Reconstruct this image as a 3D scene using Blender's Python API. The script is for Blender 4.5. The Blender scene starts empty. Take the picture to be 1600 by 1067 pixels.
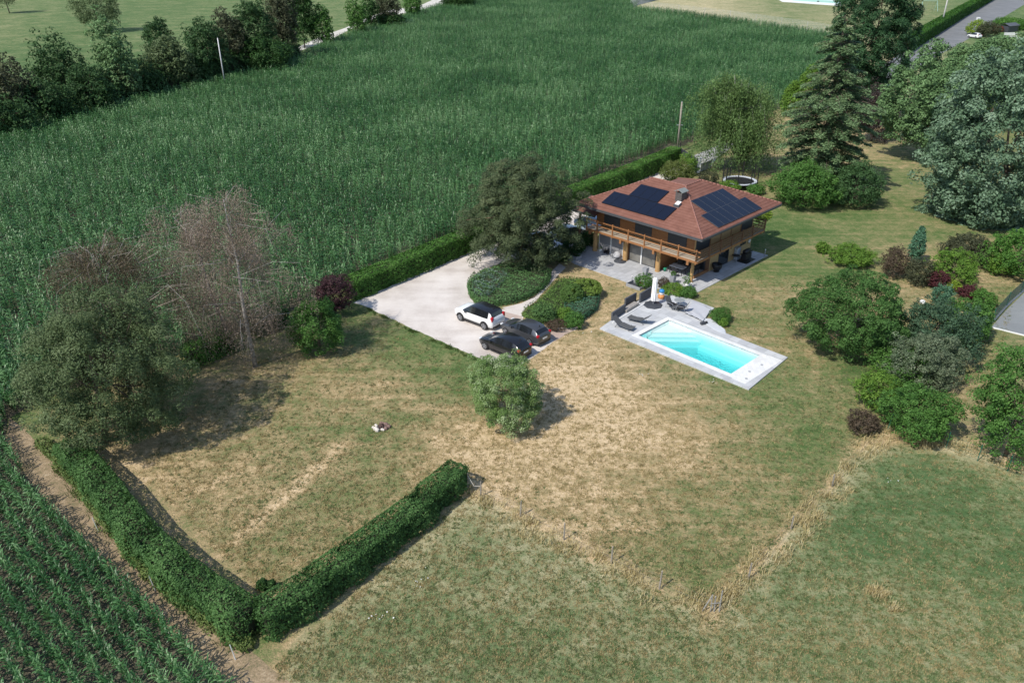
import bpy, math, random
import numpy as np
from mathutils import Vector, Matrix

# ------------------------------------------------------------------ camera, sky, sun, exposure
SC = bpy.context.scene
COL = SC.collection
CAM_H = 30.3
PITCH = math.radians(27.8)
FPX = 1244.0
cam_data = bpy.data.cameras.new('camera')
cam = bpy.data.objects.new('camera', cam_data)
COL.objects.link(cam)
cam.location = (0, 0, CAM_H)
cam.rotation_euler = (math.radians(90) - PITCH, 0, 0)
cam_data.sensor_width = 36.0
cam_data.lens = FPX / 1600 * 36.0
cam_data.clip_start = 0.5
cam_data.clip_end = 6000
SC.camera = cam

SUN_AZ = math.radians(41)      # the way the shadows point
SUN_EL = math.radians(50)
world = bpy.data.worlds.new('World')
SC.world = world
world.use_nodes = True
wn = world.node_tree
bg = wn.nodes['Background']
sky = wn.nodes.new('ShaderNodeTexSky')
sky.sky_type = 'NISHITA'
sky.sun_disc = False
sky.sun_elevation = SUN_EL
sky.sun_rotation = math.atan2(-math.cos(SUN_AZ), -math.sin(SUN_AZ)) % (2 * math.pi)
sky.air_density = 1.0
sky.dust_density = 0.6
wn.links.new(sky.outputs[0], bg.inputs[0])
bg.inputs[1].default_value = 0.12
sd = bpy.data.lights.new('sun', 'SUN')
sd.energy = 3.4
sd.angle = math.radians(0.55)
sd.color = (1.0, 0.945, 0.86)
sun = bpy.data.objects.new('sun', sd)
COL.objects.link(sun)
ldir = Vector((math.cos(SUN_AZ) * math.cos(SUN_EL), math.sin(SUN_AZ) * math.cos(SUN_EL), -math.sin(SUN_EL)))
sun.rotation_euler = ldir.to_track_quat('-Z', 'Y').to_euler()
sun.location = (0, 0, 80)
SC.view_settings.view_transform = 'Standard'
SC.view_settings.look = 'None'
SC.view_settings.exposure = 0.5
SC.view_settings.gamma = 1.0

# ------------------------------------------------------------------ survey: pixel of the photograph -> point on the land
CP, SP = math.cos(PITCH), math.sin(PITCH)

def G(x, y, z=0.0):
    u = (x - 800) / FPX
    v = -(y - 533.5) / FPX
    rx, ry, rz = u, CP + v * SP, -SP + v * CP
    t = (CAM_H - z) / -rz
    return np.array([rx * t, ry * t])

def P(x, y, z):
    dz = z - CAM_H
    w = y * CP - dz * SP
    return 800 + FPX * x / w, 533.5 - FPX * (y * SP + dz * CP) / w

def depth(x, y, z=0):
    return y * CP - (z - CAM_H) * SP

def GP(pts, z=0.0):
    return [tuple(G(a, b, z)) for a, b in pts]

# ------------------------------------------------------------------ tagging
def tag(o, label=None, cat=None, group=None, kind=None):
    if label: o['label'] = label
    if cat: o['category'] = cat
    if group: o['group'] = group
    if kind: o['kind'] = kind
    return o

def empty(name, loc, rz=0.0, label=None, cat=None, group=None):
    o = bpy.data.objects.new(name, None)
    COL.objects.link(o)
    o.empty_display_size = 0.3
    o.location = (loc[0], loc[1], loc[2] if len(loc) > 2 else 0)
    o.rotation_euler = (0, 0, rz)
    return tag(o, label, cat, group)

def copy_tree(o, parent=None):
    c = o.copy()
    COL.objects.link(c)
    c.parent = parent
    for ch in list(o.children):
        copy_tree(ch, c)
    return c

# ------------------------------------------------------------------ materials
MATS = {}

def nt_mat(name):
    m = bpy.data.materials.new(name)
    m.use_nodes = True
    return m, m.node_tree, m.node_tree.nodes['Principled BSDF']

def ramp(nt, stops, fac=None):
    r = nt.nodes.new('ShaderNodeValToRGB')
    els = r.color_ramp.elements
    while len(els) < len(stops): els.new(0.5)
    for e, (p, c) in zip(els, stops):
        e.position = p
        e.color = (c[0], c[1], c[2], 1)
    if fac is not None: nt.links.new(fac, r.inputs[0])
    return r

def noise(nt, scale, detail=4, rough=0.55, vec=None, out=0):
    n = nt.nodes.new('ShaderNodeTexNoise')
    n.inputs['Scale'].default_value = scale
    n.inputs['Detail'].default_value = detail
    n.inputs['Roughness'].default_value = rough
    if vec is not None: nt.links.new(vec, n.inputs['Vector'])
    return n.outputs[out]

def objco(nt):
    return nt.nodes.new('ShaderNodeTexCoord').outputs['Object']

def math_n(nt, op, a, b=None, c=None):
    n = nt.nodes.new('ShaderNodeMath')
    n.operation = op
    for i, v in enumerate((a, b, c)):
        if v is None: continue
        if isinstance(v, (int, float)): n.inputs[i].default_value = v
        else: nt.links.new(v, n.inputs[i])
    return n.outputs[0]

def mixc(nt, fac, a, b, mode='MIX'):
    n = nt.nodes.new('ShaderNodeMix')
    n.data_type = 'RGBA'
    n.blend_type = mode
    if isinstance(fac, (int, float)): n.inputs[0].default_value = fac
    else: nt.links.new(fac, n.inputs[0])
    for i, v in ((6, a), (7, b)):
        if isinstance(v, tuple): n.inputs[i].default_value = (v[0], v[1], v[2], 1)
        else: nt.links.new(v, n.inputs[i])
    return n.outputs[2]

def bump(nt, bsdf, h, strength=0.3, dist=0.05):
    b = nt.nodes.new('ShaderNodeBump')
    b.inputs['Strength'].default_value = strength
    b.inputs['Distance'].default_value = dist
    nt.links.new(h, b.inputs['Height'])
    nt.links.new(b.outputs[0], bsdf.inputs['Normal'])

def M(name, col=None, rough=0.6, var=0.15, scale=3.0, metal=0.0, spec=0.4, bmp=0.0, alpha=None):
    """plain surface with gentle mottling"""
    if name in MATS: return MATS[name]
    m, nt, b = nt_mat(name)
    co = objco(nt)
    n = noise(nt, scale, 5, 0.6, co)
    lo = tuple(c * (1 - var) for c in col)
    hi = tuple(min(1, c * (1 + var)) for c in col)
    r = ramp(nt, [(0.3, lo), (0.7, hi)], n)
    nt.links.new(r.outputs[0], b.inputs['Base Color'])
    b.inputs['Roughness'].default_value = rough
    b.inputs['Metallic'].default_value = metal
    b.inputs['Specular IOR Level'].default_value = spec
    if bmp: bump(nt, b, n, bmp, 0.03)
    MATS[name] = m
    return m

def leaf_mat(name, stops, rough=0.6, trans=0.28, spec=0.2):
    if name in MATS: return MATS[name]
    m, nt, b = nt_mat(name)
    a = nt.nodes.new('ShaderNodeAttribute')
    a.attribute_name = 'v'
    r = ramp(nt, stops, a.outputs['Fac'])
    nt.links.new(r.outputs[0], b.inputs['Base Color'])
    b.inputs['Roughness'].default_value = rough
    b.inputs['Specular IOR Level'].default_value = spec
    tr = nt.nodes.new('ShaderNodeBsdfTranslucent')
    nt.links.new(r.outputs[0], tr.inputs[0])
    mx = nt.nodes.new('ShaderNodeMixShader')
    mx.inputs[0].default_value = trans
    nt.links.new(b.outputs[0], mx.inputs[1])
    nt.links.new(tr.outputs[0], mx.inputs[2])
    nt.links.new(mx.outputs[0], nt.nodes['Material Output'].inputs[0])
    MATS[name] = m
    return m

def wood_mat(name, a, b_, scale=(1, 1, 12), rough=0.6):
    if name in MATS: return MATS[name]
    m, nt, b = nt_mat(name)
    mp = nt.nodes.new('ShaderNodeMapping')
    mp.inputs['Scale'].default_value = scale
    nt.links.new(objco(nt), mp.inputs[0])
    n = noise(nt, 2.5, 6, 0.65, mp.outputs[0])
    r = ramp(nt, [(0.3, a), (0.72, b_)], n)
    nt.links.new(r.outputs[0], b.inputs['Base Color'])
    b.inputs['Roughness'].default_value = rough
    bump(nt, b, n, 0.2, 0.01)
    MATS[name] = m
    return m

def tile_mat(name, a, b_, mortar, tw, th, rot=0.0, rough=0.7, gap=0.015):
    if name in MATS: return MATS[name]
    m, nt, b = nt_mat(name)
    mp = nt.nodes.new('ShaderNodeMapping')
    mp.inputs['Rotation'].default_value = (0, 0, -rot)
    nt.links.new(objco(nt), mp.inputs[0])
    br = nt.nodes.new('ShaderNodeTexBrick')
    br.offset = 0.5
    br.inputs['Scale'].default_value = 1.0
    br.inputs['Brick Width'].default_value = tw
    br.inputs['Row Height'].default_value = th
    br.inputs['Mortar Size'].default_value = gap
    br.inputs['Color1'].default_value = (*a, 1)
    br.inputs['Color2'].default_value = (*b_, 1)
    br.inputs['Mortar'].default_value = (*mortar, 1)
    nt.links.new(mp.outputs[0], br.inputs[0])
    n = noise(nt, 1.3, 6, 0.7, mp.outputs[0])
    r = ramp(nt, [(0.3, (0.82, 0.82, 0.8)), (0.7, (1.0, 1.0, 1.0))], n)
    c = mixc(nt, 1.0, br.outputs[0], r.outputs[0], 'MULTIPLY')
    nt.links.new(c, b.inputs['Base Color'])
    b.inputs['Roughness'].default_value = rough
    bump(nt, b, br.outputs['Fac'], -0.3, 0.01)
    MATS[name] = m
    return m

# ------------------------------------------------------------------ mesh builder
class MB:
    def __init__(s):
        s.v = []; s.f = []; s.m = []; s.cur = 0
    def add(s, vs, fs):
        o = len(s.v)
        s.v += [tuple(p) for p in vs]
        for f in fs:
            s.f.append(tuple(i + o for i in f)); s.m.append(s.cur)
        return s
    def box(s, x0, x1, y0, y1, z0, z1):
        x0, x1 = min(x0, x1), max(x0, x1); y0, y1 = min(y0, y1), max(y0, y1); z0, z1 = min(z0, z1), max(z0, z1)
        vs = [(x0, y0, z0), (x1, y0, z0), (x1, y1, z0), (x0, y1, z0), (x0, y0, z1), (x1, y0, z1), (x1, y1, z1), (x0, y1, z1)]
        return s.add(vs, [(3, 2, 1, 0), (4, 5, 6, 7), (0, 1, 5, 4), (1, 2, 6, 5), (2, 3, 7, 6), (3, 0, 4, 7)])
    def prism(s, poly, z0, z1):
        n = len(poly)
        a = sum(poly[i][0] * poly[(i + 1) % n][1] - poly[(i + 1) % n][0] * poly[i][1] for i in range(n))
        if a < 0: poly = poly[::-1]
        vs = [(p[0], p[1], z0) for p in poly] + [(p[0], p[1], z1) for p in poly]
        fs = [tuple(range(n))[::-1], tuple(range(n, 2 * n))]
        fs += [(i, (i + 1) % n, (i + 1) % n + n, i + n) for i in range(n)]
        return s.add(vs, fs)
    def slab(s, pts, t):
        """thick plate from a 3D polygon, extruded along z by t"""
        n = len(pts)
        vs = [tuple(p) for p in pts] + [(p[0], p[1], p[2] + t) for p in pts]
        fs = [tuple(range(n))[::-1], tuple(range(n, 2 * n))]
        fs += [(i, (i + 1) % n, (i + 1) % n + n, i + n) for i in range(n)]
        return s.add(vs, fs)
    def bar(s, a, b, w, h=None, up=(0, 0, 1)):
        h = h or w
        a = Vector(a); b = Vector(b); d = (b - a).normalized()
        up = Vector(up)
        if abs(d.dot(up)) > 0.98: up = Vector((1, 0, 0))
        r = d.cross(up).normalized(); u = r.cross(d)
        vs = []
        for p in (a, b):
            for i, j in ((-1, -1), (1, -1), (1, 1), (-1, 1)):
                vs.append(p + r * (i * w / 2) + u * (j * h / 2))
        return s.add(vs, [(0, 1, 2, 3), (7, 6, 5, 4), (0, 4, 5, 1), (1, 5, 6, 2), (2, 6, 7, 3), (3, 7, 4, 0)])
    def tube(s, pts, rad, n=8, cap=True):
        pts = [Vector(p) for p in pts]
        if isinstance(rad, (int, float)): rad = [rad] * len(pts)
        o = len(s.v); ref = None
        for i, p in enumerate(pts):
            d = (pts[min(i + 1, len(pts) - 1)] - pts[max(i - 1, 0)])
            d = d.normalized() if d.length > 1e-9 else Vector((0, 0, 1))
            if ref is None:
                ref = d.cross(Vector((0.13, 0.9, 0.2)))
                if ref.length < 0.1: ref = d.cross(Vector((1, 0, 0)))
            r = (ref - d * ref.dot(d)).normalized(); ref = r
            q = d.cross(r)
            for k in range(n):
                a = 2 * math.pi * k / n
                s.v.append(tuple(p + (r * math.cos(a) + q * math.sin(a)) * rad[i]))
        for i in range(len(pts) - 1):
            for k in range(n):
                a = o + i * n + k; b = o + i * n + (k + 1) % n
                s.f.append((a, b, b + n, a + n)); s.m.append(s.cur)
        if cap:
            s.f.append(tuple(o + k for k in range(n))[::-1]); s.m.append(s.cur)
            e = o + (len(pts) - 1) * n
            s.f.append(tuple(e + k for k in range(n))); s.m.append(s.cur)
        return s
    def lathe(s, prof, n=20, c=(0, 0, 0)):
        o = len(s.v)
        for r, z in prof:
            for k in range(n):
                a = 2 * math.pi * k / n
                s.v.append((c[0] + r * math.cos(a), c[1] + r * math.sin(a), c[2] + z))
        for i in range(len(prof) - 1):
            for k in range(n):
                a = o + i * n + k; b = o + i * n + (k + 1) % n
                s.f.append((a, b, b + n, a + n)); s.m.append(s.cur)
        s.f.append(tuple(o + k for k in range(n))[::-1]); s.m.append(s.cur)
        e = o + (len(prof) - 1) * n
        s.f.append(tuple(e + k for k in range(n))); s.m.append(s.cur)
        return s
    def build(s, name, mats, parent=None, smooth=False, bevel=0.0):
        me = bpy.data.meshes.new(name)
        me.from_pydata(s.v, [], s.f)
        if not isinstance(mats, (list, tuple)): mats = [mats]
        for m in mats: me.materials.append(m)
        if len(mats) > 1: me.polygons.foreach_set('material_index', s.m)
        if smooth: me.polygons.foreach_set('use_smooth', [True] * len(me.polygons))
        me.update()
        o = bpy.data.objects.new(name, me)
        COL.objects.link(o)
        o.parent = parent
        if bevel:
            b = o.modifiers.new('bevel', 'BEVEL'); b.width = bevel; b.segments = 2; b.limit_method = 'ANGLE'
        return o

def mesh_np(name, verts, faces_n, nper, mats, parent=None, attr=None, smooth=False):
    """verts (N,3) float, faces: consecutive nper vertices each"""
    me = bpy.data.meshes.new(name)
    nv = len(verts); nf = faces_n
    me.vertices.add(nv)
    me.vertices.foreach_set('co', np.ascontiguousarray(verts, dtype=np.float32).ravel())
    me.loops.add(nf * nper)
    me.loops.foreach_set('vertex_index', np.arange(nf * nper, dtype=np.int32))
    me.polygons.add(nf)
    me.polygons.foreach_set('loop_start', np.arange(0, nf * nper, nper, dtype=np.int32))
    me.update(calc_edges=True)
    if attr is not None:
        a = me.attributes.new('v', 'FLOAT', 'POINT')
        a.data.foreach_set('value', np.ascontiguousarray(attr, dtype=np.float32))
    me.materials.append(mats)
    o = bpy.data.objects.new(name, me)
    COL.objects.link(o)
    o.parent = parent
    return o

def unit(a):
    return a / np.maximum(np.linalg.norm(a, axis=-1, keepdims=True), 1e-9)

def leaves(name, pts, nrm, size, var, mat, parent=None, aspect=0.5, rng=None, updir=None, szvar=0.35):
    """one rhombic leaf per point"""
    n = len(pts)
    rng = rng or np.random.default_rng(1)
    nrm = unit(nrm)
    if updir is None: t = rng.normal(size=(n, 3))
    else: t = np.tile(np.array(updir, float), (n, 1)) + rng.normal(size=(n, 3)) * 0.35
    t = unit(t - nrm * np.sum(t * nrm, 1, keepdims=True))
    b = np.cross(nrm, t)
    s = (size * (1 + szvar * rng.uniform(-1, 1, n)))[:, None]
    v = np.empty((n, 4, 3))
    v[:, 0] = pts - t * s * 0.5
    v[:, 1] = pts + b * s * aspect * 0.5
    v[:, 2] = pts + t * s * 0.5
    v[:, 3] = pts - b * s * aspect * 0.5
    v[:, 2] += nrm * s * 0.08; v[:, 0] += nrm * s * 0.08
    return mesh_np(name, v.reshape(-1, 3), n, 4, mat, parent, np.repeat(np.clip(var, 0, 1), 4))

def inpoly(px, py, poly):
    px = np.asarray(px, float); py = np.asarray(py, float)
    c = np.zeros(px.shape, bool)
    n = len(poly)
    for i in range(n):
        x1, y1 = poly[i]; x2, y2 = poly[(i + 1) % n]
        if y1 == y2: continue
        k = ((y1 > py) != (y2 > py)) & (px < (x2 - x1) * (py - y1) / (y2 - y1) + x1)
        c ^= k
    return c

def seg_dist(px, py, line):
    d = np.full(np.shape(px), 1e9)
    for (x1, y1), (x2, y2) in zip(line[:-1], line[1:]):
        L = (x2 - x1) ** 2 + (y2 - y1) ** 2
        t = np.clip(((px - x1) * (x2 - x1) + (py - y1) * (y2 - y1)) / L, 0, 1)
        d = np.minimum(d, np.hypot(px - x1 - t * (x2 - x1), py - y1 - t * (y2 - y1)))
    return d

SRGB = lambda r, g, b: tuple(((c / 255) / 12.92 if c / 255 <= 0.04045 else ((c / 255 + 0.055) / 1.055) ** 2.4) for c in (r, g, b))
# ------------------------------------------------------------------ the land
def axis(lo, a, b, hi, step):
    mid = np.arange(a, b, step)
    up = [b]; s = step
    while up[-1] < hi: s *= 1.25; up.append(up[-1] + s)
    dn = [a - step]; s = step
    while dn[-1] > lo: s *= 1.25; dn.append(dn[-1] - s)
    return np.array(dn[::-1] + list(mid) + up)

POOL = [tuple(G(*q)) for q in [(999.5, 526), (1045.5, 500), (1184, 560), (1143, 584)]]
# regular rectangle for the pool: near long side start, directions
pc = np.mean(np.array(POOL), 0)
PL = np.array([math.cos(math.radians(-46)), math.sin(math.radians(-46))])   # along the pool, to the lower right
PW = np.array([-PL[1], PL[0]])                                             # across, away from the camera
PLEN, PWID = 8.75, 4.15
def pool_pt(a, b):
    """a along (0..PLEN), b across (0..PWID)"""
    q = pc + PL * (a - PLEN / 2) + PW * (b - PWID / 2)
    return (float(q[0]), float(q[1]))

DRY_TONE = [  # px, py, dryness 0 green .. 1 straw, plus painted glare and edge darkening
 (880,560,1.0),(930,560,1.0),(920,600,1.1),(980,640,1.12),(1050,690,1.0),(1000,720,.9),(900,690,.85),(850,720,.95),(780,700,1.0),(730,680,.85),(1020,650,1.05),(900,640,1.0),  # dry lawn, raised further to paint the overexposed bright middle
 (700,640,.55),(650,600,.55),(600,560,.55),(560,620,.6),(500,640,.5),(450,620,.6),(400,680,.55),(350,720,.6),(300,760,.7),(450,740,.5),(520,710,.5),(480,690,.45),(560,780,.4),
 (640,740,.6),(600,830,.4),(540,850,.75),(450,830,.45),(400,870,.6),(330,830,.6),(270,740,.75),(620,650,.4),(700,720,.65),(650,540,.12),(700,565,.1),(740,590,.25),(600,510,.3),
 (1110,640,.75),(1130,700,.6),(1180,660,.3),(1230,620,.22),(1250,680,.2),(1300,640,.2),(1300,720,.28),(1340,640,.25),(1100,760,.6),(1150,800,.55),(1180,760,.45),(1230,770,.3),(1050,800,.6),(980,780,.72),(900,760,.75),(850,780,.75),(950,830,.62),(1050,860,.42),(1100,900,.35),(1130,860,.35),(1200,820,.4),
 (910,450,.6),(930,500,.9),(930,470,.7),(940,530,.45),(1000,560,.35),(1080,600,.35),(1150,620,.2),(1240,560,.55),(1250,600,.4),(1200,470,.55),(1160,460,.5),(1160,440,.3),(1240,430,.5),(1220,500,.45),(1250,530,.5),(1130,470,.45),(1180,520,.45),(1200,420,.3),(1240,390,.2),(1220,345,.1),(1280,340,.15),(1260,370,.2),(1300,380,.3),(1340,340,.3),(1400,340,.35),(1380,380,.3),(1400,300,.4),(1380,240,.4),(1430,440,.6),(1350,400,.4),(1300,410,.3),
 (1330,620,.25),(1320,580,.2),(1390,700,.5),(1520,420,.6),(1540,440,.5),(1510,580,.5),(1560,560,.4),(1530,640,.55),(1500,620,.6),(1590,520,.25),(1570,720,.85),(1520,690,.75),
 (1450,760,.05),(1400,770,.08),(1520,780,.05),(1580,780,.15),(1350,820,.12),(1420,850,.2),(1500,850,.1),(1580,870,.1),(1300,900,.3),(1250,930,.15),(1350,960,.42),(1450,930,.3),(1550,950,.28),(1500,1000,.4),(1400,1040,.4),(1300,1020,.42),(1200,1000,.5),(1100,1030,.35),(1000,1000,.35),(900,950,.4),(950,1050,.3),(850,1020,.32),(800,950,.4),(750,880,.45),(780,830,.5),(700,830,.5),(850,880,.42),(650,900,.45),(700,960,.38),(600,960,.42),(550,1020,.4),(650,1040,.34),(480,1040,.45),(760,1040,.3),(560,930,.55),(1000,930,.42),(1180,1060,.4),
 (100,60,.12),(200,40,.15),(300,30,.1),(50,100,.1),(350,10,.2),(500,30,.2),(600,5,.2),(400,80,.1),(200,100,.05),(20,20,.25),(270,60,.3),(120,-40,.2),(600,-60,.2),  # far meadow kept low: lens falloff darkening put into its colour
 (1060,8,.8),(1120,12,.75),(1200,15,.25),(1260,25,.3),(1290,40,.6),(1180,30,.75),(1040,-20,.6),(1450,35,.3),(1430,30,.55),(1420,45,.08),(1550,30,.08),(1580,10,.08),(1500,20,.1),(1400,60,.7),
 (1100,245,.35),(1130,240,.5),(1080,232,.2),(1200,290,.45),(1180,280,.5),(1210,260,.5),(1350,200,.85),(1345,190,.85),(1400,250,.5),(1440,300,.35),(1480,340,.3)]

def dry_tone(xs, ys):
    w = ys * CP + CAM_H * SP
    ok = w > 5
    w = np.where(ok, w, 5)
    px = 800 + FPX * xs / w
    py = 533.5 - FPX * (ys * SP - CAM_H * CP) / w
    num = np.full(xs.shape, 0.38 * 0.02); den = np.full(xs.shape, 0.02)
    for (a, b, v) in DRY_TONE:
        s = 26 + 0.030 * b
        k = np.exp(-((px - a) ** 2 / (2 * (s * 1.25) ** 2) + (py - b) ** 2 / (2 * (s * 0.75) ** 2)))
        num += k * v; den += k
    return np.where(ok, num / den, 0.35)

gx = axis(-1500, -62, 80, 1500, 0.65)
gy = axis(-300, 34, 118, 3000, 0.65)
X, Y = np.meshgrid(gx, gy)
nx, ny = len(gx), len(gy)
rngG = np.random.default_rng(7)
dry = dry_tone(X, Y)
def streak(line, w, amt):
    global dry
    d = seg_dist(X, Y, GP(line))
    dry = dry + amt * np.exp(-(d / w) ** 2)
streak([(372, 842), (430, 790), (545, 688)], 0.55, 0.35)
streak([(330, 600), (480, 590), (700, 640)], 1.2, 0.12)
streak([(715, 800), (800, 850), (880, 905), (960, 960), (1010, 1000)], 0.5, 0.28)
streak([(770, 905), (850, 960), (930, 1020)], 0.5, 0.22)
streak([(737, 765), (780, 795), (880, 850), (955, 890), (1030, 930), (1113, 968), (1160, 905), (1235, 838), (1300, 770), (1345, 712), (1390, 680), (1440, 690), (1500, 702), (1620, 735)], 0.9, 0.42)
streak([(425, 1030), (560, 935), (735, 785)], 0.6, 0.3)
streak([(1350, 690), (1345, 655), (1300, 600), (1262, 560)], 1.6, 0.1)
GARDEN = GP([(395, 1015), (740, 765), (1115, 965), (1240, 830), (1345, 700), (1390, 665), (1620, 760), (1700, 400), (1400, 60), (1300, 55), (900, 290), (560, 470), (60, 690)])
MEADOW = GP([(430, 1040), (733, 768), (880, 848), (1115, 967), (1240, 832), (1350, 700), (1500, 690), (1700, 790), (1700, 1200), (460, 1200)])
zone = inpoly(X, Y, MEADOW).astype(float)
zone = np.maximum(zone, (Y > 150) * 0.8)
hole_poly = [pool_pt(-0.15, -0.15), pool_pt(PLEN + 0.15, -0.15), pool_pt(PLEN + 0.15, PWID + 0.15), pool_pt(-0.15, PWID + 0.15)]
Z = np.zeros_like(X)
cx = (X[:-1, :-1] + X[1:, 1:]) / 2; cy = (Y[:-1, :-1] + Y[1:, 1:]) / 2
keep = ~inpoly(cx, cy, hole_poly)
# every cell that touches the pool goes
for dx, dy in ((0, 0), (1, 0), (0, 1), (1, 1)):
    keep &= ~inpoly(X[dy:ny - 1 + dy, dx:nx - 1 + dx], Y[dy:ny - 1 + dy, dx:nx - 1 + dx], hole_poly)
idx = np.arange(nx * ny).reshape(ny, nx)
quads = np.stack([idx[:-1, :-1], idx[:-1, 1:], idx[1:, 1:], idx[1:, :-1]], -1)[keep]
me = bpy.data.meshes.new('ground')
me.vertices.add(nx * ny)
me.vertices.foreach_set('co', np.stack([X, Y, Z], -1).astype(np.float32).ravel())
me.loops.add(quads.size)
me.loops.foreach_set('vertex_index', quads.astype(np.int32).ravel())
me.polygons.add(len(quads))
me.polygons.foreach_set('loop_start', np.arange(0, quads.size, 4, dtype=np.int32))
me.update(calc_edges=True)
for nm, arr in (('dry', dry), ('zone', zone)):
    at = me.attributes.new(nm, 'FLOAT', 'POINT')
    at.data.foreach_set('value', arr.astype(np.float32).ravel())

def grass_mat():
    m, nt, b = nt_mat('grass_land')
    co = objco(nt)
    def att(n):
        a = nt.nodes.new('ShaderNodeAttribute'); a.attribute_name = n
        return a.outputs['Fac']
    n1 = noise(nt, 0.16, 3, 0.6, co)
    n2 = noise(nt, 0.9, 5, 0.7, co)
    n3 = noise(nt, 4.5, 5, 0.75, co)
    n4 = noise(nt, 14.0, 3, 0.7, co)
    # mowing streaks
    mp = nt.nodes.new('ShaderNodeMapping')
    mp.inputs['Rotation'].default_value = (0, 0, math.radians(52))
    mp.inputs['Scale'].default_value = (0.07, 1.5, 1)
    nt.links.new(co, mp.inputs[0])
    n5 = noise(nt, 1.0, 4, 0.6, mp.outputs[0])
    s = math_n(nt, 'MULTIPLY_ADD', math_n(nt, 'SUBTRACT', n1, 0.5), 0.8, att('dry'))
    s = math_n(nt, 'MULTIPLY_ADD', math_n(nt, 'SUBTRACT', n2, 0.5), 1.15, s)
    s = math_n(nt, 'MULTIPLY_ADD', math_n(nt, 'SUBTRACT', n3, 0.5), 1.1, s)
    s = math_n(nt, 'MULTIPLY_ADD', math_n(nt, 'SUBTRACT', n5, 0.5), 0.6, s)
    s = math_n(nt, 'MULTIPLY_ADD', math_n(nt, 'SUBTRACT', n4, 0.5), 0.9, s)
    ra = ramp(nt, [(0.0, (0.065, 0.125, 0.036)), (0.22, (0.125, 0.175, 0.060)), (0.45, (0.225, 0.22, 0.10)), (0.68, (0.375, 0.29, 0.155)), (0.85, (0.52, 0.39, 0.22)), (1.0, (0.66, 0.51, 0.32))], s)
    rb = ramp(nt, [(0.0, (0.075, 0.138, 0.050)), (0.25, (0.15, 0.198, 0.085)), (0.5, (0.262, 0.27, 0.14)), (0.75, (0.36, 0.34, 0.195)), (1.0, (0.52, 0.455, 0.28))], s)
    c = mixc(nt, att('zone'), ra.outputs[0], rb.outputs[0])
    # reddish dry weeds
    n6 = noise(nt, 1.7, 5, 0.7, co)
    r6 = ramp(nt, [(0.55, (0, 0, 0)), (0.68, (1, 1, 1))], n6)
    f6 = math_n(nt, 'MULTIPLY', r6.outputs[0], 0.3)
    c = mixc(nt, f6, c, (0.17, 0.125, 0.065))
    nt.links.new(c, b.inputs['Base Color'])
    b.inputs['Roughness'].default_value = 0.95
    b.inputs['Specular IOR Level'].default_value = 0.1
    h = math_n(nt, 'MULTIPLY_ADD', n4, 0.5, n3)
    bump(nt, b, h, 0.75, 0.16)
    return m
MATS['grass_land'] = grass_mat()
me.materials.append(MATS['grass_land'])
ground = bpy.data.objects.new('ground', me)
COL.objects.link(ground)
tag(ground, kind='structure')

def sheet(name, poly, z, mat, kind='structure'):
    o = MB().prism(poly, z - 0.004 if z < 0.05 else 0.001, z).build(name, mat)
    return tag(o, kind=kind)

def soil_mat():
    m, nt, b = nt_mat('soil')
    co = objco(nt)
    n = noise(nt, 2.2, 8, 0.75, co)
    n2 = noise(nt, 14, 4, 0.7, co)
    s = math_n(nt, 'MULTIPLY_ADD', math_n(nt, 'SUBTRACT', n2, 0.5), 0.8, n)
    r = ramp(nt, [(0.25, (0.06, 0.058, 0.036)), (0.5, (0.12, 0.105, 0.07)), (0.75, (0.21, 0.18, 0.125))], s)
    nt.links.new(r.outputs[0], b.inputs['Base Color'])
    b.inputs['Roughness'].default_value = 1
    bump(nt, b, s, 0.8, 0.15)
    return m
MATS['soil'] = soil_mat()

def track_mat():
    m, nt, b = nt_mat('track_earth')
    co = objco(nt)
    n = noise(nt, 1.2, 8, 0.75, co)
    n2 = noise(nt, 9, 5, 0.75, co)
    s = math_n(nt, 'MULTIPLY_ADD', math_n(nt, 'SUBTRACT', n2, 0.5), 0.9, n)
    r = ramp(nt, [(0.25, (0.11, 0.125, 0.055)), (0.42, (0.23, 0.175, 0.10)), (0.58, (0.34, 0.25, 0.155)), (0.75, (0.48, 0.41, 0.28))], s)
    nt.links.new(r.outputs[0], b.inputs['Base Color'])
    b.inputs['Roughness'].default_value = 1
    bump(nt, b, s, 0.6, 0.1)
    return m
MATS['track'] = track_mat()

def gravel_mat(name, a, b_, c_, sc=1.0):
    m, nt, b = nt_mat(name)
    co = objco(nt)
    n = noise(nt, 0.35 * sc, 6, 0.6, co)
    n2 = noise(nt, 9, 6, 0.8, co)
    s = math_n(nt, 'MULTIPLY_ADD', math_n(nt, 'SUBTRACT', n2, 0.5), 0.7, n)
    mp = nt.nodes.new('ShaderNodeMapping'); mp.inputs['Rotation'].default_value = (0, 0, math.radians(-48)); mp.inputs['Scale'].default_value = (0.05, 0.9, 1)
    nt.links.new(co, mp.inputs[0])
    n7 = noise(nt, 1.0, 3, 0.6, mp.outputs[0])
    s = math_n(nt, 'MULTIPLY_ADD', math_n(nt, 'SUBTRACT', n7, 0.5), 0.4, s)
    r = ramp(nt, [(0.2, a), (0.5, b_), (0.8, c_)], s)
    nt.links.new(r.outputs[0], b.inputs['Base Color'])
    b.inputs['Roughness'].default_value = 0.9
    bump(nt, b, n2, 0.4, 0.03)
    MATS[name] = m
    return m
gravel_mat('gravel', (0.40, 0.35, 0.31), (0.575, 0.525, 0.48), (0.69, 0.645, 0.60))
gravel_mat('brick_pink', (0.34, 0.25, 0.21), (0.42, 0.33, 0.28), (0.50, 0.42, 0.37))
gravel_mat('asphalt', (0.13, 0.135, 0.14), (0.17, 0.175, 0.18), (0.23, 0.23, 0.23), 0.6)
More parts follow.
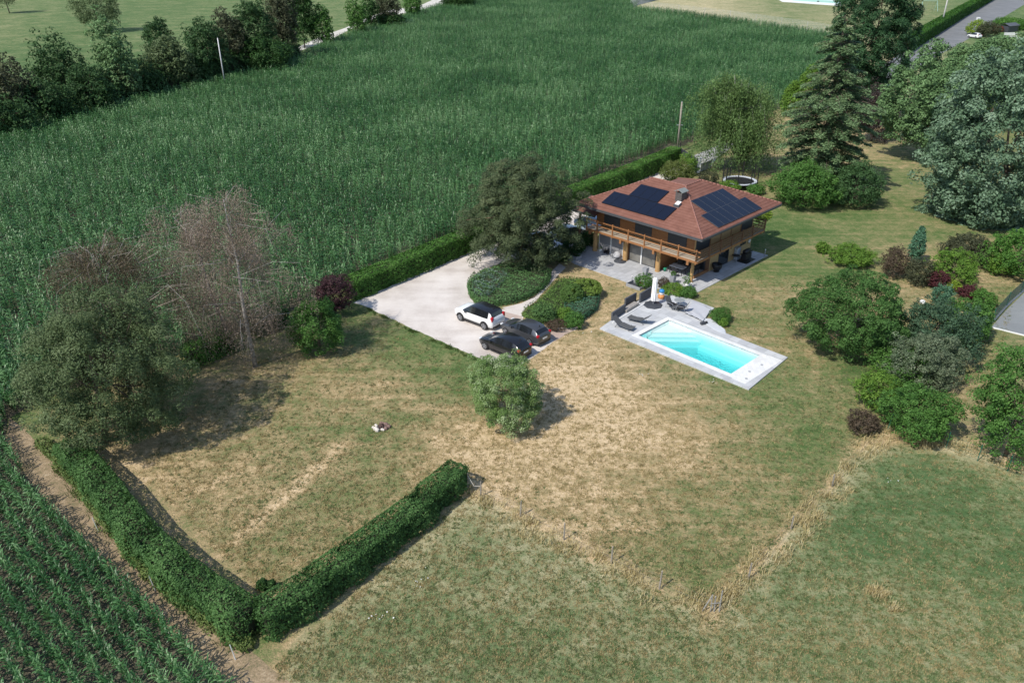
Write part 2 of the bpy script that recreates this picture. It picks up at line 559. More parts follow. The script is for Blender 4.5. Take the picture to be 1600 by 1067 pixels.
gravel_mat('asphalt_court', (0.17, 0.18, 0.185), (0.21, 0.225, 0.23), (0.27, 0.28, 0.28), 0.6)
gravel_mat('lane_grey', (0.24, 0.235, 0.22), (0.33, 0.32, 0.30), (0.42, 0.41, 0.39))
gravel_mat('white_track', (0.35, 0.32, 0.27), (0.55, 0.52, 0.46), (0.7, 0.68, 0.62))

# corn field outline (ground), from the dirt strip round the garden and up to the far hedgerow
CORN = (GP([(400, 1105), (338, 1056), (268, 996), (198, 922), (148, 866), (86, 800), (38, 738), (8, 692), (12, 655), (60, 625), (330, 538), (535, 452), (735, 363)])
        + GP([(880, 300), (1048, 228), (1056, 232), (1103, 213), (1212, 172), (1290, 110), (1340, 72)])
        + GP([(1305, 60), (1170, 39), (1060, 23), (1000, 17), (985, 16), (1015, -2), (1050, -18), (800, -22)])
        + GP([(700, 8), (560, 52), (462, 95), (380, 121), (230, 162), (0, 212), (-260, 262), (-420, 330), (-500, 700), (-330, 1100)]))
ROW = G(430, 1067) - G(30, 690)
ROW = ROW / np.linalg.norm(ROW)
ROWN = np.array([-ROW[1], ROW[0]])
tag(MB().prism(CORN, 0.001, 0.006).build('field_soil', MATS['soil']), kind='structure')
strip_out = GP([(330, 988), (250, 918), (198, 862), (130, 797), (62, 735), (22, 692)])
strip = GP([(500, 1100), (425, 1045), (404, 1026), (312, 955), (250, 900), (197, 843), (120, 738), (70, 706), (40, 672), (15, 652), (8, 692), (38, 738), (86, 800), (148, 866), (198, 922), (268, 996), (338, 1056), (400, 1105)])
tag(MB().prism(strip, 0.002, 0.010).build('dirt_strip', MATS['track']), kind='structure')

DRIVE = GP([(553, 473), (570, 478), (600, 492), (640, 512), (700, 538), (748, 560), (775, 572), (800, 580), (822, 566), (850, 545), (880, 524), (910, 510), (885, 512), (860, 512), (835, 508), (818, 500), (815, 490), (822, 482), (800, 480), (786, 484), (765, 484), (742, 474), (733, 462), (730, 448), (738, 434), (760, 420), (800, 405), (850, 400), (886, 392), (900, 380), (925, 362), (940, 345), (985, 320), (1040, 290), (1075, 278), (1092, 268), (1074, 256), (1058, 258), (1020, 272), (900, 326), (860, 344), (742, 392), (640, 434)])
def ragged(poly, step=0.45, amp=0.09, seed=3):
    R = random.Random(seed); out = []
    for i in range(len(poly)):
        a = np.array(poly[i]); b = np.array(poly[(i + 1) % len(poly)]); L = np.linalg.norm(b - a); n = max(1, int(L / step))
        nn = np.array([-(b - a)[1], (b - a)[0]]) / max(L, 1e-6)
        for k in range(n):
            out.append(tuple(a + (b - a) * k / n + nn * R.uniform(-amp, amp)))
    return out
DRIVE = ragged(DRIVE)
tag(MB().prism(DRIVE, 0.001, 0.012).build('driveway', MATS['gravel']), kind='structure')
PATH = GP([(790, 483), (822, 481), (838, 470), (850, 455), (862, 442), (872, 430), (884, 418), (874, 412), (862, 424), (856, 434), (848, 450), (836, 464), (815, 474), (785, 481)])
tag(MB().prism(PATH, 0.001, 0.018).build('garden_path', MATS['gravel']), kind='structure')
APRON = GP([(783, 486), (815, 494), (818, 502), (832, 510), (862, 515), (880, 515), (905, 512), (882, 524), (868, 533), (812, 506), (778, 494)])
tag(MB().prism(APRON, 0.001, 0.017).build('brick_apron', MATS['brick_pink']), kind='structure')
# roads
ROAD = GP([(1372, 150), (1395, 135), (1424, 112), (1470, 85), (1505, 66), (1540, 44), (1600, 8), (1640, -16), (1700, -45), (1640, -45), (1590, -20), (1545, 0), (1500, 26), (1450, 53), (1405, 84), (1380, 104), (1352, 128), (1340, 145)])
tag(MB().prism(ROAD, 0.001, 0.014).build('road', MATS['asphalt']), kind='structure')
COURT = GP([(1549, 511), (1575, 516), (1600, 523), (1680, 545), (1760, 440), (1640, 440), (1600, 458), (1572, 485)])
tag(MB().prism(COURT, 0.001, 0.014).build('asphalt_court', MATS['asphalt_court']), kind='structure')
TRACK = GP([(440, 90), (480, 76), (505, 68), (560, 40), (600, 26), (640, 20), (690, 8), (720, -6), (690, -6), (655, 10), (610, 16), (575, 28), (540, 44), (500, 58), (458, 78)])
tag(MB().prism(TRACK, 0.001, 0.012).build('farm_track', MATS['white_track']), kind='structure')
VERGE = GP([(1080, 292), (1090, 272), (1112, 262), (1122, 248), (1118, 232), (1150, 238), (1180, 250), (1165, 262), (1120, 275)])

# ------------------------------------------------------------------ scattered plants (countless): geometry nodes on points
def scatter(name, pts, sources, smin, smax, tilt=0.12, seed=0, szs=None):
    me = bpy.data.meshes.new(name)
    me.vertices.add(len(pts))
    me.vertices.foreach_set('co', np.asarray(pts, np.float32).ravel())
    at_ = me.attributes.new('sz', 'FLOAT', 'POINT')
    at_.data.foreach_set('value', np.asarray(szs if szs is not None else np.ones(len(pts)), np.float32))
    me.update()
    o = bpy.data.objects.new(name, me)
    COL.objects.link(o)
    ng = bpy.data.node_groups.new(name + '_nodes', 'GeometryNodeTree')
    ng.interface.new_socket('Geometry', in_out='INPUT', socket_type='NodeSocketGeometry')
    ng.interface.new_socket('Geometry', in_out='OUTPUT', socket_type='NodeSocketGeometry')
    N = ng.nodes; L = ng.links
    gi = N.new('NodeGroupInput'); go = N.new('NodeGroupOutput')
    pick = bpy.data.collections.new(name + '_kinds')
    for s in sources: pick.objects.link(s)
    ci = N.new('GeometryNodeCollectionInfo')
    ci.inputs['Collection'].default_value = pick
    ci.inputs['Separate Children'].default_value = True
    ci.inputs['Reset Children'].default_value = True
    ip = N.new('GeometryNodeInstanceOnPoints')
    L.new(gi.outputs[0], ip.inputs['Points'])
    L.new(ci.outputs[0], ip.inputs['Instance'])
    ip.inputs['Pick Instance'].default_value = True
    ri = N.new('FunctionNodeRandomValue'); ri.data_type = 'INT'
    ri.inputs[4].default_value = 0; ri.inputs[5].default_value = len(sources) - 1
    ri.inputs['Seed'].default_value = seed
    L.new(ri.outputs[2], ip.inputs['Instance Index'])
    rr = N.new('FunctionNodeRandomValue'); rr.data_type = 'FLOAT_VECTOR'
    rr.inputs[0].default_value = (-tilt, -tilt, 0); rr.inputs[1].default_value = (tilt, tilt, 6.283)
    rr.inputs['Seed'].default_value = seed + 1
    L.new(rr.outputs[0], ip.inputs['Rotation'])
    rs = N.new('FunctionNodeRandomValue'); rs.data_type = 'FLOAT'
    rs.inputs[2].default_value = smin; rs.inputs[3].default_value = smax
    na = N.new('GeometryNodeInputNamedAttribute'); na.inputs['Name'].default_value = 'sz'
    mu = N.new('ShaderNodeMath'); mu.operation = 'MULTIPLY'
    L.new(rs.outputs[1], mu.inputs[0]); L.new(na.outputs[0], mu.inputs[1])
    rs.inputs['Seed'].default_value = seed + 2
    L.new(mu.outputs[0], ip.inputs['Scale'])
    L.new(ip.outputs[0], go.inputs[0])
    md = o.modifiers.new('scatter', 'NODES')
    md.node_group = ng
    return o

def strip_leaf(vs, fs, base, az, length, width, rise, droop, n=4, twist=0.0):
    """arching blade starting at base"""
    o = len(vs)
    ca, sa = math.cos(az), math.sin(az)
    for i in range(n + 1):
        t = i / n
        r = length * (t - 0.18 * t * t)
        z = base[2] + rise * t - droop * t * t
        w = width * (1 - t) ** 0.6 * (0.55 + 0.9 * min(t * 3, 1) * 0.5) if i < n else 0.004
        px_, py_ = base[0] + ca * r, base[1] + sa * r
        vs.append((px_ - sa * w / 2, py_ + ca * w / 2, z)); vs.append((px_ + sa * w / 2, py_ - ca * w / 2, z + w * 0.3))
    for i in range(n):
        a = o + 2 * i
        fs.append((a, a + 1, a + 3, a + 2))

def corn_mat():
    m, nt, b = nt_mat('corn_leaf')
    gp = nt.nodes.new('ShaderNodeNewGeometry')
    ri = nt.nodes.new('ShaderNodeObjectInfo')
    n1 = math_n(nt, 'MULTIPLY_ADD', math_n(nt, 'SUBTRACT', noise(nt, 0.05, 5, 0.62, gp.outputs['Position']), 0.5), 1.25, 0.46)  # broad pale patches paint the silvery sheen into the leaf colour
    n2 = noise(nt, 0.6, 3, 0.6, gp.outputs['Position'])
    s = math_n(nt, 'MULTIPLY_ADD', math_n(nt, 'SUBTRACT', ri.outputs['Random'], 0.5), 0.62, n1)
    s = math_n(nt, 'MULTIPLY_ADD', math_n(nt, 'SUBTRACT', n2, 0.5), 0.5, s)
    r = ramp(nt, [(0.2, (0.030, 0.100, 0.028)), (0.42, (0.058, 0.162, 0.046)), (0.6, (0.105, 0.235, 0.078)), (0.85, (0.22, 0.36, 0.165))], s)
    nt.links.new(r.outputs[0], b.inputs['Base Color'])
    b.inputs['Roughness'].default_value = 0.42
    b.inputs['Specular IOR Level'].default_value = 0.42
    tr = nt.nodes.new('ShaderNodeBsdfTranslucent')
    nt.links.new(r.outputs[0], tr.inputs[0])
    mx = nt.nodes.new('ShaderNodeMixShader'); mx.inputs[0].default_value = 0.3
    nt.links.new(b.outputs[0], mx.inputs[1]); nt.links.new(tr.outputs[0], mx.inputs[2])
    nt.links.new(mx.outputs[0], nt.nodes['Material Output'].inputs[0])
    return m
MATS['corn'] = corn_mat()

def corn_plant(seed):
    R = random.Random(seed)
    vs, fs = [], []
    H = 2.15 * R.uniform(0.92, 1.06)
    # stalk
    for k in range(3):
        a0 = k * 2.094
    mb = MB().tube([(0, 0, 0), (0.01, 0, H * 0.5), (0, 0.01, H * 0.95)], [0.022, 0.018, 0.008], 3, False)
    vs += mb.v; fs += mb.f
    plane = R.uniform(0, 3.14)
    nl = 9
    for i in range(nl):
        z = H * (0.22 + 0.72 * i / nl)
        az = plane + (i % 2) * math.pi + R.uniform(-0.5, 0.5)
        ln = R.uniform(0.46, 0.78) * (1.0 if i < 6 else 0.75)
        strip_leaf(vs, fs, (0, 0, z), az, ln, R.uniform(0.085, 0.125), R.uniform(0.45, 0.75), R.uniform(0.2, 0.65), 3)
    me = bpy.data.meshes.new('corn_plant')
    me.from_pydata(vs, [], fs)
    me.materials.append(MATS['corn'])
    return bpy.data.objects.new('corn_plant', me)
corn_src = [corn_plant(i) for i in range(5)]

def corn_points():
    rng = np.random.default_rng(11)
    arr = np.array(CORN)
    a = arr @ ROW; b = arr @ ROWN
    out = []
    rows = np.arange(b.min(), b.max(), 0.8)
    al = np.arange(a.min(), a.max(), 0.13)
    for rb in rows:
        q = al + rng.uniform(-0.06, 0.06, len(al))
        rbj = rb + rng.uniform(-0.07, 0.07, len(al))
        x = q * ROW[0] + rbj * ROWN[0]; y = q * ROW[1] + rbj * ROWN[1]
        d = depth(x, y)
        pxx = 800 + FPX * x / np.maximum(d, 1)
        k = (y > 18) & (pxx > -140) & (pxx < 1740) & (d < 420)
        near = (d < 62) & (pxx < 420)
        k &= rng.uniform(0, 1, len(al)) < np.where(near, 0.9, 0.46 * np.clip(1.15 - (d - 80) / 300, 0.5, 1))
        x, y = x[k], y[k]
        if len(x) == 0: continue
        kk = inpoly(x, y, CORN)
        out.append(np.stack([x[kk], y[kk], np.zeros(kk.sum())], -1))
    return np.concatenate(out)
cpts = corn_points()
print('corn plants', len(cpts))
_w = cpts[:, 1] * CP + CAM_H * SP
_py = 533.5 - FPX * (cpts[:, 1] * SP - CAM_H * CP) / _w
_px = 800 + FPX * cpts[:, 0] / _w
csz = 1.0 - 0.27 * np.clip((_py - 560) / 160, 0, 1)
corn = scatter('corn_field', cpts, corn_src, 0.8, 1.15, 0.10, 5, csz)
tag(corn, 'dense green corn crop filling the field round the garden', 'corn', kind='stuff')

# tall straw grass left standing along the wire fence
straw = leaf_mat('straw', [(0.0, (0.28, 0.235, 0.11)), (0.5, (0.50, 0.41, 0.20)), (1.0, (0.66, 0.58, 0.36))], 0.8, 0.3, 0.15)
FENCE1 = GP([(737, 762), (780, 792), (880, 846), (955, 886), (1030, 925), (1113, 965)])
FENCE2 = GP([(1113, 965), (1160, 905), (1235, 838), (1300, 770), (1345, 712), (1388, 678)])
FENCE3 = GP([(1388, 678), (1440, 684), (1500, 697), (1560, 712), (1620, 728)])
def blades(name, lines, n, spread, lmin, lmax, mat, seed, clump=0.35, dens=None):
    rng = np.random.default_rng(seed)
    P0 = []
    for line in lines:
        line = np.array(line)
        seg = np.linalg.norm(np.diff(line, axis=0), axis=1)
        cum = np.concatenate([[0], np.cumsum(seg)])
        L = cum[-1]
        m = int(n * L)
        nc = max(2, int(L * 2.2))
        cs = rng.uniform(0, L, nc); cw = rng.normal(0, spread * 0.5, nc)
        ci = rng.integers(0, nc, m)
        s = np.clip(cs[ci] + rng.normal(0, clump, m), 0, L)
        x = np.interp(s, cum, line[:, 0]); y = np.interp(s, cum, line[:, 1])
        off = cw[ci] + rng.normal(0, clump * 0.7, m)
        i = np.clip(np.searchsorted(cum, s) - 1, 0, len(seg) - 1)
        d = np.diff(line, axis=0)[i] / seg[i][:, None]
        P0.append(np.stack([x - d[:, 1] * off, y + d[:, 0] * off], -1))
    P0 = np.concatenate(P0); m = len(P0)
    az = rng.uniform(0, 2 * np.pi, m); ln = rng.uniform(lmin, lmax, m); tl = rng.uniform(0.1, 0.9, m)
    dx, dy = np.cos(az), np.sin(az)
    w = rng.uniform(0.008, 0.02, m)
    v = np.zeros((m, 4, 3))
    v[:, 0, 0] = P0[:, 0] - dy * w; v[:, 0, 1] = P0[:, 1] + dx * w
    v[:, 3, 0] = P0[:, 0] + dy * w; v[:, 3, 1] = P0[:, 1] - dx * w
    tx = P0[:, 0] + dx * ln * np.sin(tl); ty = P0[:, 1] + dy * ln * np.sin(tl); tz = ln * np.cos(tl)
    v[:, 1] = np.stack([tx - dy * w * 0.6, ty + dx * w * 0.6, tz], -1); v[:, 2] = np.stack([tx + dy * w * 0.6, ty - dx * w * 0.6, tz], -1)
    var = np.clip(rng.normal(0.5, 0.28, m), 0, 1)
    return mesh_np(name, v.reshape(-1, 3), m, 4, mat, None, np.repeat(var, 4))
tg = blades('tall_dry_grass', [FENCE1, FENCE2], 150, 0.75, 0.10, 0.42, straw, 3, 0.3)
tag(tg, 'pale straw coloured tall grass along the wire fence', 'dry grass', kind='stuff')
tg2 = blades('tall_dry_grass', [FENCE3, GP([(1388, 680), (1430, 690), (1480, 700)]), GP([(1350, 700), (1400, 682), (1460, 690)])], 120, 1.0, 0.12, 0.5, straw, 4, .4)
tag(tg2, 'tall straw grass in front of the green bushes at the fence', 'dry grass', kind='stuff')
# weedy green foot of the left hedge
weed = leaf_mat('weed', [(0.0, (0.035, 0.07, 0.02)), (0.6, (0.08, 0.13, 0.035)), (1.0, (0.17, 0.2, 0.06))], 0.8, 0.3, 0.15)
wg = blades('weeds', [GP([(100, 722), (138, 765), (200, 845), (254, 898), (315, 950), (385, 1003)])], 260, 0.7, 0.12, 0.45, weed, 6, 0.35)
tag(wg, 'rank green weeds along the outer foot of the left hedge', 'weeds', kind='stuff')

wg2 = blades('weeds', [GP([(572, 482), (640, 516), (700, 543), (748, 565), (772, 576)])], 110, 0.18, 0.05, 0.2, weed, 16, 0.14)
tag(wg2, 'green grass creeping over the lower edge of the drive', 'weeds', kind='stuff')
# grass tufts that roughen the short turf of lawn and meadow
def turf_src(seed, mat, big=1.0):
    R = random.Random(seed); vs, fs = [], []
    for k in range(12):
        a = R.uniform(0, 6.28); r = R.uniform(0, .16); w = R.uniform(.010, .022); l = R.uniform(.05, .13); t = R.uniform(.2, 1.1); b_ = R.uniform(0, 6.28)
        x, y = r * math.cos(a), r * math.sin(a); o = len(vs)
        vs += [(x - w * math.sin(b_), y + w * math.cos(b_), 0), (x + w * math.sin(b_), y - w * math.cos(b_), 0), (x + l * math.sin(t) * math.cos(b_), y + l * math.sin(t) * math.sin(b_), l * math.cos(t) * big)]
        fs.append((o, o + 1, o + 2))
    me = bpy.data.meshes.new('turf_tuft'); me.from_pydata(vs, [], fs); me.materials.append(mat)
    return bpy.data.objects.new('turf_tuft', me)
def turf(name, n, mats, cond, label, seed):
    rng = np.random.default_rng(seed)
    px_ = rng.uniform(0, 1600, n * 4); py_ = rng.uniform(430, 1067, n * 4)
    g_ = np.array([G(a, b) for a, b in zip(px_, py_)])
    d = dry_tone(g_[:, 0], g_[:, 1])
    k = cond(d, rng.uniform(0, 1, len(d)))
    ins = inpoly(g_[:, 0], g_[:, 1], GARDEN_IN) | inpoly(g_[:, 0], g_[:, 1], MEADOW)
    out = inpoly(g_[:, 0], g_[:, 1], DRIVE) | inpoly(g_[:, 0], g_[:, 1], NOTURF1) | inpoly(g_[:, 0], g_[:, 1], NOTURF2) | inpoly(g_[:, 0], g_[:, 1], NOTURF3)
    k &= ins & ~out
    g_ = g_[k][:n]
    pts = np.concatenate([g_, np.zeros((len(g_), 1))], 1)
    o = scatter(name, pts, [turf_src(seed + i, m) for i, m in enumerate(mats)], .6, 1.5, .1, seed)
    tag(o, label, 'grass', kind='stuff')
GARDEN_IN = GP([(215, 735), (405, 925), (735, 745), (1113, 955), (1240, 820), (1345, 690), (1545, 640), (1600, 400), (1245, 330), (1240, 400), (1120, 460), (940, 440), (880, 520), (780, 585), (560, 482), (330, 600)])
NOTURF1 = GP([(930, 513), (1170, 612), (1238, 558), (1135, 516), (1105, 475), (1060, 455), (990, 455)])
NOTURF2 = GP([(880, 385), (880, 410), (990, 448), (1095, 460), (1205, 400), (1180, 340), (930, 340)])
NOTURF3 = GP([(730, 430), (735, 470), (860, 520), (905, 515), (942, 480), (945, 440), (880, 400)])
T_G = leaf_mat('turf_green', [(0, (.12, .175, .065)), (1, (.14, .19, .08))], .9, .3, .05)
T_G2 = leaf_mat('turf_green_b', [(0, (.19, .21, .10)), (1, (.19, .21, .10))], .9, .3, .05)
T_S = leaf_mat('turf_straw', [(0, (.44, .36, .18)), (1, (.44, .36, .18))], .9, .3, .05)
T_S2 = leaf_mat('turf_tan', [(0, (.31, .25, .12)), (1, (.31, .25, .12))], .9, .3, .05)
turf('green_grass', 17000, [T_G, T_G2], lambda d, r: r > d * 1.25, 'green grass tufts of the lawn and meadow', 61)
turf('dry_grass', 24000, [T_S, T_S2], lambda d, r: r < d * 1.1, 'sun dried straw coloured grass tufts of the lawn and meadow', 71)
# ------------------------------------------------------------------ trees, shrubs, hedges
bark = M('bark', (0.13, 0.10, 0.075), 0.9, 0.35, 6, bmp=0.4)
bark_pine = M('bark_pine', (0.16, 0.10, 0.07), 0.9, 0.35, 6, bmp=0.4)

def birch_mat():
    m, nt, b = nt_mat('birch_bark')
    mp = nt.nodes.new('ShaderNodeMapping'); mp.inputs['Scale'].default_value = (2, 2, 5)
    nt.links.new(objco(nt), mp.inputs[0])
    n = noise(nt, 1.6, 5, 0.7, mp.outputs[0])
    r = ramp(nt, [(0.33, (0.05, 0.045, 0.04)), (0.48, (0.28, 0.26, 0.24)), (0.75, (0.48, 0.46, 0.43))], n)
    nt.links.new(r.outputs[0], b.inputs['Base Color'])
    b.inputs['Roughness'].default_value = 0.8
    return m
MATS['birch'] = birch_mat()

def lf(name, dark, mid, light, **k):
    return leaf_mat('leaf_' + name, [(0.0, dark), (0.5, mid), (1.0, light)], **k)
L_PINE = lf('pine', (0.032, 0.048, 0.022), (0.074, 0.102, 0.045), (0.148, 0.178, 0.085), trans=0.1)
L_DPINE = lf('dark_pine', (0.014, 0.044, 0.017), (0.029, 0.079, 0.030), (0.059, 0.128, 0.049), trans=0.08)
L_CEDAR = lf('cedar', (0.050, 0.098, 0.042), (0.115, 0.188, 0.085), (0.20, 0.30, 0.14), trans=0.15)
L_WILLOW = lf('willow', (0.073, 0.128, 0.040), (0.137, 0.224, 0.071), (0.216, 0.339, 0.119))
L_BIRCH = lf('birch', (0.16, 0.12, 0.088), (0.26, 0.205, 0.155), (0.38, 0.31, 0.25))
L_BIRCH2 = lf('birch2', (0.075, 0.062, 0.036), (0.125, 0.105, 0.062), (0.20, 0.16, 0.105))
L_OLIVE = lf('olive', (0.050, 0.082, 0.032), (0.105, 0.152, 0.062), (0.19, 0.24, 0.12))
L_SILVER = lf('silver', (0.048, 0.102, 0.048), (0.125, 0.205, 0.12), (0.30, 0.41, 0.29), trans=0.2)
L_GREY = lf('grey', (0.054, 0.109, 0.038), (0.118, 0.211, 0.081), (0.225, 0.358, 0.157), trans=0.15)
L_GREEN = lf('green', (0.033, 0.090, 0.017), (0.076, 0.179, 0.036), (0.157, 0.307, 0.076))
L_DGREEN = lf('dgreen', (0.016, 0.049, 0.011), (0.033, 0.087, 0.021), (0.073, 0.154, 0.040))
L_HEDGE = lf('hedge', (0.039, 0.109, 0.017), (0.083, 0.198, 0.034), (0.157, 0.307, 0.067))
L_HEDGE2 = lf('hedge2', (0.033, 0.084, 0.023), (0.069, 0.154, 0.042), (0.137, 0.256, 0.081))
L_YELLOW = lf('yellow', (0.088, 0.154, 0.019), (0.196, 0.294, 0.033), (0.372, 0.486, 0.076))
L_YGREEN = lf('ygreen', (0.059, 0.128, 0.019), (0.118, 0.230, 0.033), (0.235, 0.358, 0.067))
L_PURPLE = lf('purple', (0.018, 0.010, 0.012), (0.05, 0.022, 0.026), (0.11, 0.05, 0.05), trans=0.1)
L_RED = lf('red', (0.03, 0.010, 0.012), (0.075, 0.022, 0.026), (0.13, 0.045, 0.045), trans=0.1)
L_BROWN = lf('brown', (0.045, 0.035, 0.022), (0.10, 0.075, 0.05), (0.17, 0.13, 0.09))
L_VARIEG = lf('varieg', (0.06, 0.13, 0.03), (0.17, 0.27, 0.08), (0.50, 0.57, 0.36))
L_VARIEG2 = lf('varieg2', (0.05, 0.085, 0.04), (0.13, 0.175, 0.10), (0.33, 0.38, 0.25))
L_BLUE = lf('blue', (0.029, 0.083, 0.043), (0.064, 0.154, 0.085), (0.127, 0.256, 0.157), trans=0.1)
L_JUNI = lf('juni', (0.034, 0.083, 0.024), (0.073, 0.147, 0.043), (0.137, 0.230, 0.071), trans=0.1)
L_DULL = lf('dull', (0.04, 0.05, 0.024), (0.075, 0.085, 0.045), (0.12, 0.13, 0.07))
L_HROW = lf('hrow', (0.022, 0.054, 0.017), (0.045, 0.100, 0.032), (0.093, 0.179, 0.062))

def fit(x0, x1, yt, yb, base=None):
    """bounding box of a crown in the photograph -> centre, radius, vertical radius.  base: trunk foot"""
    xm, ym = (x0 + x1) / 2, (yt + yb) / 2
    h = 2.0
    if base is not None:
        bx, by = G(*base)
        D = depth(bx, by, 3)
        # crown centre at the trunk's distance
        zc = 5.0
        for _ in range(12):
            D = depth(bx, by, zc)
            zc += (P(bx, by, zc)[1] - ym) * D / FPX / 0.9
        r = (x1 - x0) / 2 * D / FPX
        T = (yb - yt) * D / FPX / 2
        th = math.asin((CAM_H - zc) / math.hypot(by, CAM_H - zc))
        q = T ** 2 - (r * math.sin(th)) ** 2
        rz = math.sqrt(max(q, (0.35 * T) ** 2)) / math.cos(th)
        cxx = bx + (xm - P(bx, by, zc)[0]) * D / FPX
        return (bx, by), (cxx, by, zc), r, rz
    c = G(xm, ym)
    for _ in range(15):
        D = depth(c[0], c[1], h / 2)
        r = (x1 - x0) / 2 * D / FPX
        T = (yb - yt) * D / FPX / 2
        th = math.asin((CAM_H - h / 2) / math.hypot(c[1], CAM_H - h / 2))
        ry = r
        q = T ** 2 - (r * math.sin(th)) ** 2
        if q < (0.45 * T) ** 2: q = (0.45 * T) ** 2
        h = 2 * math.sqrt(q) / math.cos(th)
        c = G(xm, ym, h / 2)
    return (c[0], c[1]), (c[0], c[1], h / 2), r, h / 2

def ell_pts(n, rng, flat=0.0):
    d = unit(rng.normal(size=(n, 3)))
    return d

def crown_points(cen, r, rz, nclump, per, rng, clump=0.22, fill=0.62, bottom=-0.75, rough=0.22, ry=None, up=0.25, top_taper=0.0):
    """clumps spread through an ellipsoid; returns points, normals, variation"""
    ry = ry or r
    d = unit(rng.normal(size=(nclump * 2, 3)))
    d = d[d[:, 2] > bottom][:nclump]
    n = len(d)
    # low frequency lumps in the outline
    k1 = rng.normal(size=(7, 3)) * 2.2; ph = rng.uniform(0, 6.28, 7)
    lump = np.sum(np.sin(d @ k1.T + ph), 1) / 7 ** 0.5
    rad = rng.uniform(fill ** 3, 1, n) ** (1 / 3) * (1 + rough * lump * 0.7 + rng.normal(0, rough * 0.3, n))
    cc = d * rad[:, None]
    if top_taper:
        cc[:, :2] *= (1 - top_taper * np.clip((cc[:, 2] + 1) / 2, 0, 1))[:, None]
    C = cc * np.array([r, ry, rz]) + np.array(cen)
    cr = clump * (r * ry * rz) ** (1 / 3) * rng.uniform(0.6, 1.35, n)
    cv = np.clip(rng.normal(0.45, 0.2, n), 0, 1)
    i = np.repeat(np.arange(n), per)
    e = unit(rng.normal(size=(len(i), 3)) + d[i] * 0.5 + np.array([0, 0, up]))
    rr = cr[i] * rng.uniform(0.35, 1, len(i)) ** 0.5
    pts = C[i] + e * rr[:, None] * np.array([1, 1, 0.8])
    nrm = e * 0.8 + rng.normal(size=e.shape) * 0.45 + np.array([0, 0, 0.45])
    var = cv[i] * 0.6 + rng.uniform(0, 1, len(i)) * 0.4 + 0.02
    pts[:, 2] = np.maximum(pts[:, 2], 0.04)
    return pts, nrm, var, C, cr

def limbs(mb, base, top, C, rng, r0, nl=10, start=0.25):
    base = np.array([*base, 0.0]) if len(base) == 2 else np.array(base)
    top = np.array(top)
    ax = top - base
    pts = [base + ax * t + np.array([math.sin(t * 4 + r0 * 9) * r0 * 0.8, math.cos(t * 3) * r0 * 0.6, 0]) * t for t in np.linspace(0, 1, 6)]
    pts[0] = base
    mb.tube(pts, [r0 * (1.15 - 0.95 * t) for t in np.linspace(0, 1, 6)], 8)
    pick = rng.permutation(len(C))[:nl]
    for j in pick:
        t = rng.uniform(start, 0.85)
        a = base + ax * t
        c = C[j]
        mid = (a + c) / 2 + np.array([0, 0, -0.05 * np.linalg.norm(c - a)])
        mb.tube([a, mid, c], [r0 * 0.45 * (1 - 0.5 * t), r0 * 0.25, r0 * 0.06], 5, False)

def local(o, loc):
    return np.array(o) - np.array(loc)

def bush(name, label, cat, box, mat, size=0.13, dens=1.0, base=None, group=None, clump=0.22, rough=0.2, fill=0.6,
         bottom=-0.8, seed=None, aspect=0.55, up=0.25, trunk=True, nclump=None, per=None, taper=0.0, stretch=1.0, barkm=None, updir=None, maxn=34000):
    seed = seed if seed is not None else abs(int(box[0] * 7 + box[2] * 3))
    rng = np.random.default_rng(seed)
    b, c, r, rz = fit(*box, base=base)
    r *= 1.0; rz *= 1.0 * stretch
    e = empty(name, (b[0], b[1], 0), 0, label, cat, group)
    cl = (c[0] - b[0], c[1] - b[1], c[2])
    area = 4 * math.pi * ((r * r) ** 1.6 / 3 + 2 * (r * rz) ** 1.6 / 3) ** (1 / 1.6)
    N = min(maxn, int(dens * area * 3.2 / (size * size * aspect)))
    cr = clump * (r * r * rz) ** (1 / 3)
    nc = nclump or int(min(420, max(30, 3.2 * area / (cr * cr * 3.14))))
    pr = per or max(8, N // nc)
    pts, nrm, var, C, crr = crown_points(cl, r, rz, nc, pr, rng, clump, fill, bottom, rough, up=up, top_taper=taper)
    leaves('crown', pts, nrm, size, var, mat, e, aspect, rng, updir)
    if trunk:
        mb = MB()
        r0 = max(0.035, 0.045 * r)
        limbs(mb, (0, 0), (cl[0], cl[1], cl[2] + rz * 0.35), C, rng, r0, 12 if r > 2 else 8, 0.15)
        mb.build('trunk', barkm or bark, e, True)
    return e

